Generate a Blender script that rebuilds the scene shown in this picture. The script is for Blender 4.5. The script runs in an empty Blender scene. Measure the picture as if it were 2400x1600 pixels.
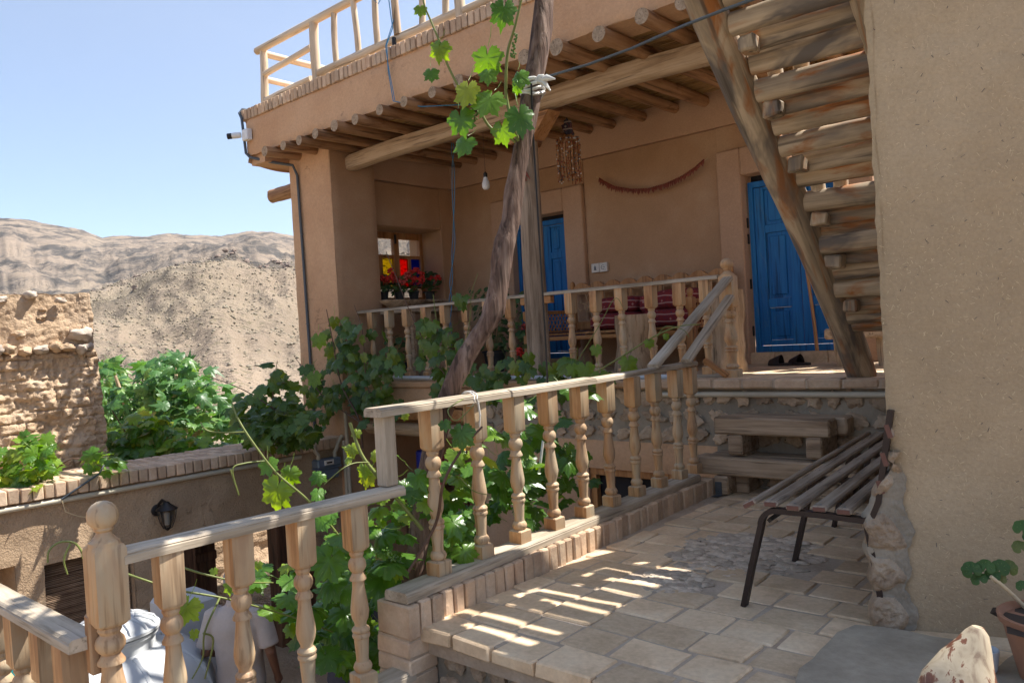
import bpy, math, random
from mathutils import Vector, Matrix, noise, Quaternion
R_ = math.radians
rnd = random.Random(7)
U = rnd.uniform
# ------------------------------------------------------------ camera
scene = bpy.context.scene
AX = ((0.750, -0.037, -0.660), (0.659, -0.045, 0.751), (-0.058, -0.998, -0.009))
FPX = 1857.135
VX = Vector((-(-910-1200), -(905-800), -FPX)).normalized()
VY = Vector((2829-1200, 688-800, FPX)).normalized()
VY = (VY - VX*VX.dot(VY)).normalized()
VZ = VX.cross(VY)
RW = Matrix((VX, VY, VZ))            # camera frame (x right, y down, z forward) -> world
CAM = Vector((0, 0, 1.24))
cam = bpy.data.cameras.new('camera'); cam_o = bpy.data.objects.new('camera', cam)
scene.collection.objects.link(cam_o); scene.camera = cam_o
m3 = RW @ Matrix(((1, 0, 0), (0, -1, 0), (0, 0, -1)))
cam_o.matrix_world = Matrix.Translation(CAM) @ m3.to_4x4()
cam.sensor_width = 36; cam.lens = FPX/2400*36; cam.clip_start = .05; cam.clip_end = 6000
def at(x, y, d):                     # world point seen at photo pixel x, y, d metres in front of the camera
    return CAM + RW @ Vector(((x-1200)/FPX*d, (y-800)/FPX*d, d))
# ------------------------------------------------------------ world and sun
SUN = Vector((0.33, 0.535, 1.0)).normalized()
w = bpy.data.worlds.new('World'); scene.world = w; w.use_nodes = True
nt = w.node_tree; bg = nt.nodes['Background']
sky = nt.nodes.new('ShaderNodeTexSky'); sky.sky_type = 'NISHITA'; sky.sun_disc = False
sky.sun_elevation = math.asin(SUN.z); sky.sun_rotation = math.atan2(SUN.x, SUN.y)
sky.altitude = 1500; sky.air_density = 1.0; sky.dust_density = 1.6; sky.ozone_density = 1.6
hs_ = nt.nodes.new('ShaderNodeHueSaturation'); hs_.inputs['Saturation'].default_value = .95; nt.links.new(sky.outputs[0], hs_.inputs['Color']); nt.links.new(hs_.outputs[0], bg.inputs[0]); bg.inputs[1].default_value = 0.073
sl = bpy.data.lights.new('sun', 'SUN'); sl.energy = 3.4; sl.angle = R_(.53); sl.color = (1, .955, .88)
so = bpy.data.objects.new('sun', sl); scene.collection.objects.link(so)
so.rotation_euler = SUN.to_track_quat('Z', 'Y').to_euler(); so.location = SUN*40
scene.view_settings.view_transform = 'Standard'; scene.view_settings.look = 'None'
scene.view_settings.exposure = 1.72; scene.view_settings.gamma = 1
# ------------------------------------------------------------ materials
def new_mat(name):
    m = bpy.data.materials.new(name); m.use_nodes = True
    nt = m.node_tree; nt.nodes.clear()
    out = nt.nodes.new('ShaderNodeOutputMaterial'); b = nt.nodes.new('ShaderNodeBsdfPrincipled')
    nt.links.new(b.outputs[0], out.inputs[0])
    return m, nt, b, out
def N(nt, t, **k):
    n = nt.nodes.new('ShaderNode'+t)
    for a, v in k.items(): setattr(n, a, v)
    return n
def c4(c): return (c[0], c[1], c[2], 1)
def noise_n(nt, vec, scale, detail=5, rough=.6, dist=0):
    n = N(nt, 'TexNoise'); n.inputs['Scale'].default_value = scale; n.inputs['Detail'].default_value = detail
    n.inputs['Roughness'].default_value = rough; n.inputs['Distortion'].default_value = dist
    nt.links.new(vec, n.inputs['Vector']); return n
def ramp(nt, fac, stops):
    r = N(nt, 'ValToRGB'); e = r.color_ramp.elements
    while len(e) < len(stops): e.new(.5)
    for i, (p, c) in enumerate(stops): e[i].position = p; e[i].color = c4(c)
    nt.links.new(fac, r.inputs[0]); return r.outputs[0]
def mix(nt, f, a, b, mode='MIX'):
    m = N(nt, 'Mix', data_type='RGBA', blend_type=mode)
    for s, v in ((m.inputs[0], f), (m.inputs[6], a), (m.inputs[7], b)):
        if hasattr(v, 'is_output'): nt.links.new(v, s)
        elif isinstance(v, (int, float)): s.default_value = v
        else: s.default_value = c4(v)
    return m.outputs[2]
def mth(nt, op, a, b=0, c=0, clamp=False):
    m = N(nt, 'Math', operation=op, use_clamp=clamp)
    for i, v in enumerate((a, b, c)):
        if hasattr(v, 'is_output'): nt.links.new(v, m.inputs[i])
        else: m.inputs[i].default_value = v
    return m.outputs[0]
def objvec(nt, stretch=(1, 1, 1)):
    t = N(nt, 'TexCoord'); mp = N(nt, 'Mapping'); mp.inputs['Scale'].default_value = stretch
    nt.links.new(t.outputs['Object'], mp.inputs[0]); return mp.outputs[0]
def attr(nt, name):
    a = N(nt, 'Attribute'); a.attribute_name = name; return a.outputs['Fac']
def bump(nt, b, h, strength, dist=.01):
    n = N(nt, 'Bump'); n.inputs['Strength'].default_value = strength; n.inputs['Distance'].default_value = dist
    nt.links.new(h, n.inputs['Height']); nt.links.new(n.outputs[0], b.inputs['Normal']); return n
def earth(name, stops, scale=2.5, fine=45, bmp=.5, dist=.008, rough=.95, var=0, spec=.2, fleck=None, fs=120, cracks=False):
    m, nt, b, _ = new_mat(name); v = objvec(nt)
    stops = [(.5+(q-.5)*.7, s) for q, s in stops]
    c = ramp(nt, noise_n(nt, v, scale, 6, .6).outputs[0], stops)
    f = noise_n(nt, v, fine, 6, .7).outputs[0]
    g = mth(nt, 'MULTIPLY_ADD', f, .5, .75)
    c = mix(nt, 1, c, N(nt, 'CombineColor').outputs[0], 'MULTIPLY') if False else c
    hs = N(nt, 'HueSaturation'); nt.links.new(c, hs.inputs['Color'])
    if var: g = mth(nt, 'ADD', g, mth(nt, 'MULTIPLY_ADD', attr(nt, 'rnd'), var, -var/2))
    nt.links.new(g, hs.inputs['Value']); c = hs.outputs[0]
    if fleck:
        vo = N(nt, 'TexVoronoi'); vo.inputs['Scale'].default_value = fs; nt.links.new(v, vo.inputs['Vector'])
        k = mth(nt, 'LESS_THAN', vo.outputs['Distance'], .18)
        k = mth(nt, 'MULTIPLY', k, mth(nt, 'GREATER_THAN', noise_n(nt, v, fs*.4, 2).outputs[0], .55))
        c = mix(nt, k, c, fleck)
    h0 = None
    if cracks:
        n_ = noise_n(nt, v, .9, 9, .62, .3).outputs[0]; d = mth(nt, 'ABSOLUTE', mth(nt, 'SUBTRACT', n_, .5))
        k = mth(nt, 'SUBTRACT', 1, mth(nt, 'DIVIDE', d, .0035), clamp=True)
        h0 = mth(nt, 'MULTIPLY', k, mth(nt, 'MULTIPLY', mth(nt, 'SUBTRACT', noise_n(nt, v, 1.7, 3).outputs[0], .52), 9, clamp=True))
        c = mix(nt, mth(nt, 'MULTIPLY', h0, .6), c, tuple(x*.35 for x in stops[0][1]))
    nt.links.new(c, b.inputs['Base Color']); b.inputs['Roughness'].default_value = rough
    b.inputs['Specular IOR Level'].default_value = spec
    h = mth(nt, 'ADD', f, mth(nt, 'MULTIPLY', noise_n(nt, v, fine*.25, 4).outputs[0], 1.5))
    if h0 is not None: h = mth(nt, 'SUBTRACT', h, mth(nt, 'MULTIPLY', h0, 1.5))
    bump(nt, b, h, bmp, dist); return m
def wood(name, stops, grain=26, patch=2.2, weather=None, wamt=.8, stain=None, rough=.6, bmp=.35, var=0, axis=2, stain_lo=.62, dark=None, rand=True, gw=.6):
    m, nt, b, _ = new_mat(name); st = [1, 1, 1]; st[axis] = .05; stops = [(.5+(q-.5)*.5, s) for q, s in stops]
    if var:
        t = N(nt, 'TexCoord'); a = N(nt, 'VectorMath', operation='ADD'); nt.links.new(t.outputs['Object'], a.inputs[0])
        cx = N(nt, 'CombineXYZ'); r = mth(nt, 'MULTIPLY', attr(nt, 'rnd'), 37.0)
        for i in range(3): nt.links.new(r, cx.inputs[i])
        nt.links.new(cx.outputs[0], a.inputs[1]); src = a.outputs[0]
        mp = N(nt, 'Mapping'); mp.inputs['Scale'].default_value = st; nt.links.new(src, mp.inputs[0]); v = mp.outputs[0]
        mp2 = N(nt, 'Mapping'); s2 = [1, 1, 1]; s2[axis] = .3; mp2.inputs['Scale'].default_value = s2; nt.links.new(src, mp2.inputs[0]); v2 = mp2.outputs[0]
    elif rand:
        t = N(nt, 'TexCoord'); a = N(nt, 'VectorMath', operation='ADD'); nt.links.new(t.outputs['Object'], a.inputs[0])
        oi = N(nt, 'ObjectInfo'); cx = N(nt, 'CombineXYZ'); r = mth(nt, 'MULTIPLY', oi.outputs['Random'], 53.0)
        for i in range(3): nt.links.new(r, cx.inputs[i])
        nt.links.new(cx.outputs[0], a.inputs[1]); src = a.outputs[0]
        mp = N(nt, 'Mapping'); mp.inputs['Scale'].default_value = st; nt.links.new(src, mp.inputs[0]); v = mp.outputs[0]
        mp2 = N(nt, 'Mapping'); s2 = [1, 1, 1]; s2[axis] = .3; mp2.inputs['Scale'].default_value = s2; nt.links.new(src, mp2.inputs[0]); v2 = mp2.outputs[0]
    else:
        v = objvec(nt, st); s2 = [1, 1, 1]; s2[axis] = .3; v2 = objvec(nt, s2)
    g = noise_n(nt, v, grain, 6, .65, .6).outputs[0]
    p = noise_n(nt, v2, patch*2, 5, .6, .5).outputs[0]
    f = mth(nt, 'ADD', mth(nt, 'MULTIPLY', g, gw), mth(nt, 'MULTIPLY', p, 1-gw))
    c = ramp(nt, f, stops)
    if weather:
        ge = N(nt, 'NewGeometry'); sx = N(nt, 'SeparateXYZ'); nt.links.new(ge.outputs['Normal'], sx.inputs[0])
        k = mth(nt, 'MAXIMUM', mth(nt, 'MULTIPLY', sx.outputs[0], 1.0), mth(nt, 'MULTIPLY', sx.outputs[2], 1.0), clamp=True)
        k = mth(nt, 'MULTIPLY', k, mth(nt, 'MULTIPLY_ADD', p, 1.6, -.1), clamp=True)
        k = mth(nt, 'MULTIPLY_ADD', k, wamt, .08, clamp=True); c = mix(nt, k, c, weather)
    if stain:
        q = noise_n(nt, v2, patch*3.1, 4, .55, 1.2).outputs[0]
        c = mix(nt, mth(nt, 'MULTIPLY', mth(nt, 'SUBTRACT', q, stain_lo-.08), 7, clamp=True), c, stain)
    if dark:
        q = noise_n(nt, v2, patch*1.7, 4, .6, .8).outputs[0]
        c = mix(nt, mth(nt, 'MULTIPLY', mth(nt, 'SUBTRACT', q, .50), 8, clamp=True), c, dark)
    cr = noise_n(nt, v, grain*2.2, 3, .5).outputs[0]
    c = mix(nt, mth(nt, 'MULTIPLY', mth(nt, 'MULTIPLY', mth(nt, 'SUBTRACT', .43, cr), 9, clamp=True), .75*min(1, gw*1.5)), c, tuple(x*.3 for x in stops[0][1]))
    nt.links.new(c, b.inputs['Base Color']); b.inputs['Roughness'].default_value = rough
    b.inputs['Specular IOR Level'].default_value = .3
    bump(nt, b, mth(nt, 'ADD', g, cr), bmp, .004 if bmp < 1 else .014); return m
def plain(name, col, rough=.6, metal=0, var=.12, scale=14, bmp=.1, spec=.5, trans=0):
    m, nt, b, _ = new_mat(name); v = objvec(nt)
    f = noise_n(nt, v, scale, 4).outputs[0]
    hs = N(nt, 'HueSaturation'); hs.inputs['Color'].default_value = c4(col)
    nt.links.new(mth(nt, 'MULTIPLY_ADD', f, var*2, 1-var), hs.inputs['Value'])
    nt.links.new(hs.outputs[0], b.inputs['Base Color']); b.inputs['Roughness'].default_value = rough
    b.inputs['Metallic'].default_value = metal; b.inputs['Specular IOR Level'].default_value = spec
    b.inputs['Transmission Weight'].default_value = trans
    if bmp: bump(nt, b, noise_n(nt, v, scale*5, 3).outputs[0], bmp, .003)
    return m
def leafmat(name, stops, trans=.35, rough=.35, vein=(.3, .38, .1)):
    m, nt, b, out = new_mat(name)
    c = ramp(nt, attr(nt, 'rnd'), stops)
    v = objvec(nt); n = noise_n(nt, v, 25, 3).outputs[0]
    hs = N(nt, 'HueSaturation'); nt.links.new(c, hs.inputs['Color']); nt.links.new(mth(nt, 'MULTIPLY_ADD', n, .6, .7), hs.inputs['Value'])
    c = mix(nt, mth(nt, 'MULTIPLY', mth(nt, 'GREATER_THAN', attr(nt, 'vein'), .86), .5), hs.outputs[0], vein)
    nt.links.new(c, b.inputs['Base Color']); b.inputs['Roughness'].default_value = rough
    b.inputs['Specular IOR Level'].default_value = .5
    bump(nt, b, noise_n(nt, v, 90, 3).outputs[0], .25, .004)
    t = N(nt, 'BsdfTranslucent'); hs2 = N(nt, 'HueSaturation'); hs2.inputs['Saturation'].default_value = 1.15
    hs2.inputs['Hue'].default_value = .485; hs2.inputs['Value'].default_value = 2.6
    nt.links.new(c, hs2.inputs['Color']); nt.links.new(hs2.outputs[0], t.inputs[0])
    ms = N(nt, 'MixShader'); ms.inputs[0].default_value = trans
    nt.links.new(b.outputs[0], ms.inputs[1]); nt.links.new(t.outputs[0], ms.inputs[2]); nt.links.new(ms.outputs[0], out.inputs[0])
    return m
M = {}
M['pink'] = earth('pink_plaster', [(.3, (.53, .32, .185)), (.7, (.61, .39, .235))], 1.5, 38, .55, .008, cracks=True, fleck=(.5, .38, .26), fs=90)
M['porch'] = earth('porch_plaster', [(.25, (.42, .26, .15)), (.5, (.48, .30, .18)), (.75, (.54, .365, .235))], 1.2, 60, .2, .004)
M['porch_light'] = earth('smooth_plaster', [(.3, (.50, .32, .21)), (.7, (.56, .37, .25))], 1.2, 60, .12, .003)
M['straw_wall'] = earth('straw_mud_plaster', [(.22, (.35, .265, .17)), (.5, (.44, .335, .215)), (.78, (.52, .405, .27))], 1.0, 70, .55, .006, fleck=(.6, .48, .32), fs=150)
M['court_wall'] = earth('mud_plaster', [(.3, (.41, .285, .18)), (.7, (.52, .375, .245))], 2, 60, .9, .012, cracks=True, fleck=(.6, .47, .32), fs=110)
M['mud'] = earth('mud_brick', [(.25, (.45, .315, .20)), (.55, (.55, .395, .26)), (.8, (.60, .46, .33))], 3, 40, .8, .02)
M['mudstone'] = earth('field_stone', [(.3, (.38, .31, .25)), (.7, (.50, .43, .36))], 6, 30, .6, .01, var=.5)
M['cement'] = earth('grey_cement', [(.3, (.26, .225, .175)), (.7, (.37, .32, .25))], 3, 40, .6, .008)
M['stone'] = earth('rubble_stone', [(.25, (.35, .255, .175)), (.55, (.50, .375, .26)), (.8, (.58, .47, .35))], 9, 45, .9, .015, var=.45)
M['tile'] = earth('clay_tile', [(.2, (.55, .395, .245)), (.5, (.69, .51, .33)), (.8, (.74, .585, .40))], 5, 40, .3, .004, .8, var=.35)
M['joint'] = earth('mortar', [(.3, (.44, .34, .25)), (.7, (.54, .44, .34))], 6, 60, .6, .006)
M['brick'] = earth('clay_brick', [(.25, (.48, .33, .225)), (.6, (.57, .42, .29)), (.85, (.64, .50, .37))], 7, 50, .45, .005, var=.4)
M['rubble'] = earth('pale_rubble', [(.3, (.46, .37, .28)), (.7, (.62, .52, .41))], 20, 60, .7, .006, var=.5)
M['slab'] = earth('grey_slate', [(.3, (.31, .26, .195)), (.7, (.43, .365, .275))], 4, 30, .5, .006)
M['soil'] = earth('dry_earth', [(.3, (.36, .25, .16)), (.7, (.46, .34, .23))], 1, 20, .8, .02)
M['honey'] = wood('turned_wood', [(.3, (.36, .16, .06)), (.47, (.56, .29, .12)), (.56, (.62, .36, .17)), (.7, (.60, .42, .25))], 22, 3, gw=.38, weather=(.44, .36, .25), wamt=.95, rough=.5)
M['rail'] = wood('weathered_rail', [(.3, (.31, .25, .18)), (.5, (.44, .365, .275)), (.7, (.55, .47, .37))], 24, 3, gw=.45, rough=.7, bmp=.5)
M['takht'] = wood('varnished_wood', [(.3, (.33, .145, .05)), (.5, (.45, .215, .08)), (.7, (.52, .28, .12))], 18, 3, rough=.4)
M['log'] = wood('joist_log', [(.3, (.22, .11, .05)), (.5, (.37, .205, .10)), (.7, (.46, .28, .155))], 14, 2.2, rough=.65, var=1, stain=(.12, .045, .018), stain_lo=.66)
M['logend'] = wood('log_end_grain', [(.3, (.25, .18, .115)), (.5, (.37, .275, .185)), (.7, (.45, .345, .245))], 30, 5, axis=2, var=1, rough=.8)
M['beam'] = wood('old_beam', [(.3, (.30, .205, .125)), (.5, (.46, .335, .215)), (.7, (.55, .42, .29))], 22, 2, rough=.75, bmp=.8)
M['stairlog'] = wood('ladder_log', [(.28, (.22, .165, .11)), (.45, (.36, .28, .19)), (.6, (.50, .39, .265)), (.75, (.58, .46, .32))], 13, 2.4, dark=(.16, .135, .115), rough=.65, var=1, stain=(.36, .14, .04), stain_lo=.585, bmp=.6)
M['column'] = wood('old_column', [(.3, (.17, .12, .08)), (.5, (.29, .215, .15)), (.7, (.38, .29, .21))], 26, 2, rough=.8, bmp=.9)
M['trunk'] = wood('vine_bark', [(.3, (.06, .035, .026)), (.5, (.16, .10, .075)), (.7, (.27, .19, .15))], 22, 3, rough=.9, bmp=1.0)
M['pale'] = wood('peeled_pole', [(.3, (.50, .38, .25)), (.5, (.62, .50, .36)), (.7, (.70, .59, .45))], 14, 2, rough=.6, var=1)
M['timber'] = wood('step_timber', [(.3, (.26, .18, .115)), (.5, (.42, .31, .21)), (.7, (.52, .39, .27))], 20, 3, stain=(.22, .10, .045), stain_lo=.68, rough=.8, bmp=.6, axis=0)
M['slat'] = wood('bench_slat', [(.3, (.20, .15, .11)), (.5, (.33, .26, .195)), (.7, (.42, .34, .265))], 26, 3, rough=.7, axis=1)
M['slatend'] = plain('red_painted_end', (.16, .07, .05), .7)
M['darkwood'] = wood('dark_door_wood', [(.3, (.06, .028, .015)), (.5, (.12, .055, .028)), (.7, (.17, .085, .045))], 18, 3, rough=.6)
M['lintel'] = wood('orange_lintel', [(.3, (.30, .13, .045)), (.5, (.42, .205, .08)), (.7, (.48, .26, .12))], 14, 3, axis=0, rough=.5)
M['blue'] = wood('blue_paint', [(.3, (.008, .12, .36)), (.5, (.012, .16, .45)), (.7, (.02, .20, .50))], 16, 2, rough=.5, bmp=.25, stain=(.10, .22, .34), stain_lo=.70)
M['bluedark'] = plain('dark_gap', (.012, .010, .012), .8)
M['black'] = plain('black_metal', (.018, .016, .016), .45, .3)
M['rust'] = plain('dark_brown_metal', (.035, .022, .018), .5, .3, .3, 8)
M['white'] = plain('white_plastic', (.72, .74, .75), .35, bmp=.05)
M['tank'] = plain('tank_plastic', (.52, .53, .535), .6, var=.03, scale=3, bmp=.03)
M['pipe'] = plain('cream_pipe', (.50, .45, .35), .5, var=.15, scale=6)
M['whitepipe'] = plain('pale_pipe', (.52, .55, .58), .5)
M['cableblue'] = plain('blue_cable', (.035, .23, .42), .5)
M['cablegrey'] = plain('grey_cable', (.07, .085, .10), .5)
M['meter'] = plain('meter_grey', (.15, .20, .26), .45, .2)
M['steel'] = plain('bracket_steel', (.13, .15, .17), .5, .6)
M['plastic'] = plain('plastic_strip', (.68, .66, .62), .25, var=.25, scale=30, bmp=.6)
M['terra'] = plain('terracotta', (.34, .17, .10), .8, var=.3, scale=10)
M['potsoil'] = plain('potting_soil', (.06, .04, .028), .95)
M['darkpot'] = plain('dark_pot', (.025, .03, .035), .5)
M['red'] = plain('red_petal', (.62, .03, .02), .6)
M['pinkpetal'] = plain('pink_petal', (.62, .10, .08), .6)
M['chili'] = plain('dried_chili', (.22, .045, .022), .5, var=.4, scale=30)
M['sandal'] = plain('dark_leather', (.03, .02, .018), .6)
M['copper'] = plain('copper', (.45, .14, .06), .35, .8)
M['stool'] = plain('stool_paint', (.30, .22, .17), .6)
M['blueitem'] = plain('blue_plastic', (.015, .03, .35), .4)
M['pinkitem'] = plain('pink_cloth', (.5, .06, .12), .7)
M['teal'] = plain('teal_plastic', (.01, .22, .24), .4)
M['shirt'] = plain('shirt_cloth', (.47, .40, .36), .9, var=.1, scale=60, bmp=.3)
M['greyshirt'] = plain('dark_cloth', (.07, .065, .08), .9, bmp=.3)
M['trousers'] = plain('trouser_cloth', (.05, .05, .06), .9)
M['skin'] = plain('skin', (.22, .105, .065), .55, var=.15, bmp=.1)
M['hair'] = plain('grey_hair', (.28, .27, .27), .8, var=.4, scale=80, bmp=.6)
M['darkhair'] = plain('dark_hair', (.03, .025, .022), .8, var=.4, scale=80, bmp=.6)
M['stem'] = plain('vine_shoot', (.17, .20, .05), .5, var=.3, scale=10)
M['brownstem'] = plain('brown_shoot', (.12, .065, .04), .7, var=.3, scale=10)
M['grape'] = plain('young_grape', (.10, .19, .03), .5)
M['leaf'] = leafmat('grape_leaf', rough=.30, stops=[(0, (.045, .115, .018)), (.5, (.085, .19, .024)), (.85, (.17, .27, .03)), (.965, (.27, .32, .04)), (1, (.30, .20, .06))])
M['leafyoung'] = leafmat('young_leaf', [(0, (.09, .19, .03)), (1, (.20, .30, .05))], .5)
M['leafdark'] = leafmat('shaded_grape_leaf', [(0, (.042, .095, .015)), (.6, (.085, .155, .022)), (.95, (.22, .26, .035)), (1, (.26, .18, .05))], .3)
M['fig'] = leafmat('fig_leaf', [(0, (.045, .12, .035)), (.6, (.08, .19, .045)), (1, (.17, .28, .06))], .3, .4)
M['geranium'] = leafmat('geranium_leaf', [(0, (.03, .08, .02)), (.6, (.06, .13, .03)), (1, (.16, .15, .04))], .2, .6)
M['reed'] = wood('reed_mat', [(.3, (.20, .11, .04)), (.5, (.38, .23, .09)), (.7, (.48, .31, .14))], 60, 3, axis=0, rough=.7)
M['blindreed'] = wood('blind_reed', [(.3, (.14, .08, .045)), (.5, (.26, .165, .10)), (.7, (.34, .23, .15))], 30, 3, axis=1, rough=.7, var=1)
M['scrub'] = plain('scrub', (.27, .23, .165), .95, var=.4, bmp=0)
M['outcrop'] = earth('outcrop_rock', [(.3, (.17, .13, .11)), (.7, (.33, .25, .20))], .4, 3, .8, .3, var=.5)
M['straw'] = plain('straw', (.62, .50, .32), .6, var=.3, scale=40, bmp=0)
M['grit'] = plain('grit', (.10, .09, .085), .8, bmp=0)
def glass(name, col, rough=.02):
    m, nt, b, out = new_mat(name); b.inputs['Base Color'].default_value = c4(col)
    t = N(nt, 'BsdfTransparent'); t.inputs[0].default_value = c4(col)
    b.inputs['Roughness'].default_value = rough
    ms = N(nt, 'MixShader'); ms.inputs[0].default_value = .12
    nt.links.new(t.outputs[0], ms.inputs[1]); nt.links.new(b.outputs[0], ms.inputs[2]); nt.links.new(ms.outputs[0], out.inputs[0]); return m
M['glass'] = glass('clear_glass', (.93, .93, .92))
M['gred'] = glass('red_glass', (.85, .03, .01)); M['gblue'] = glass('blue_glass', (.01, .06, .75)); M['gyel'] = glass('yellow_glass', (.75, .62, .05))
M['smoke'] = glass('lamp_glass', (.55, .52, .47), .3)
def carpet(name, c):
    m, nt, b, _ = new_mat(name); v = objvec(nt)
    vo = N(nt, 'TexVoronoi', distance='MANHATTAN'); vo.inputs['Scale'].default_value = 14; nt.links.new(v, vo.inputs['Vector'])
    w_ = N(nt, 'TexWave', wave_type='BANDS', bands_direction='Z'); w_.inputs['Scale'].default_value = 4.5; w_.inputs['Distortion'].default_value = 1.5
    nt.links.new(v, w_.inputs['Vector'])
    a = ramp(nt, vo.outputs['Distance'], [(.12, c[1]), (.3, c[0]), (.55, c[0]), (.62, c[2]), (.7, c[0])])
    a = mix(nt, mth(nt, 'GREATER_THAN', w_.outputs[1], .93), a, c[1])
    nt.links.new(a, b.inputs['Base Color']); b.inputs['Roughness'].default_value = .95
    bump(nt, b, noise_n(nt, v, 150, 3).outputs[0], .4, .004); return m
M['kilim'] = carpet('red_kilim', [(.21, .018, .02), (.40, .22, .19), (.05, .02, .05)])
M['kilim2'] = carpet('dark_kilim', [(.03, .025, .04), (.30, .24, .2), (.2, .03, .03)])
def rockmat():
    m, nt, b, _ = new_mat('mountain_rock'); v = objvec(nt, (1, 1, 1.6))
    n1 = noise_n(nt, v, .006, 8, .62, .4).outputs[0]; n2 = noise_n(nt, v, .035, 10, .72, .6).outputs[0]; n3 = noise_n(nt, v, .25, 6, .7).outputs[0]
    n4 = noise_n(nt, v, 1.3, 4, .7).outputs[0]
    at_ = attr(nt, 'vein')
    base = ramp(nt, n1, [(.35, (.31, .235, .17)), (.55, (.335, .26, .19)), (.7, (.29, .24, .17))])
    rock = ramp(nt, n2, [(.42, (.075, .068, .062)), (.49, (.17, .14, .115)), (.57, (.28, .22, .17))])
    k = mth(nt, 'ADD', mth(nt, 'MULTIPLY', mth(nt, 'SUBTRACT', n2, .5), -4.0), mth(nt, 'MULTIPLY_ADD', at_, 1.5, -.2), clamp=True)
    c = mix(nt, k, base, rock)
    d = mth(nt, 'MULTIPLY', mth(nt, 'GREATER_THAN', n4, .58), mth(nt, 'MULTIPLY_ADD', at_, -.5, .55))
    c = mix(nt, d, c, (.17, .15, .09))
    d3 = mth(nt, 'MULTIPLY', mth(nt, 'SUBTRACT', .48, n3), 2.5, clamp=True); c = mix(nt, d3, c, (.22, .17, .13))
    nt.links.new(c, b.inputs['Base Color']); b.inputs['Roughness'].default_value = .95; b.inputs['Specular IOR Level'].default_value = .1
    h = mth(nt, 'ADD', mth(nt, 'MULTIPLY', n2, 6), mth(nt, 'MULTIPLY', n3, 1.2))
    bump(nt, b, h, .8, 1.2); return m
M['rock'] = rockmat()
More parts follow.
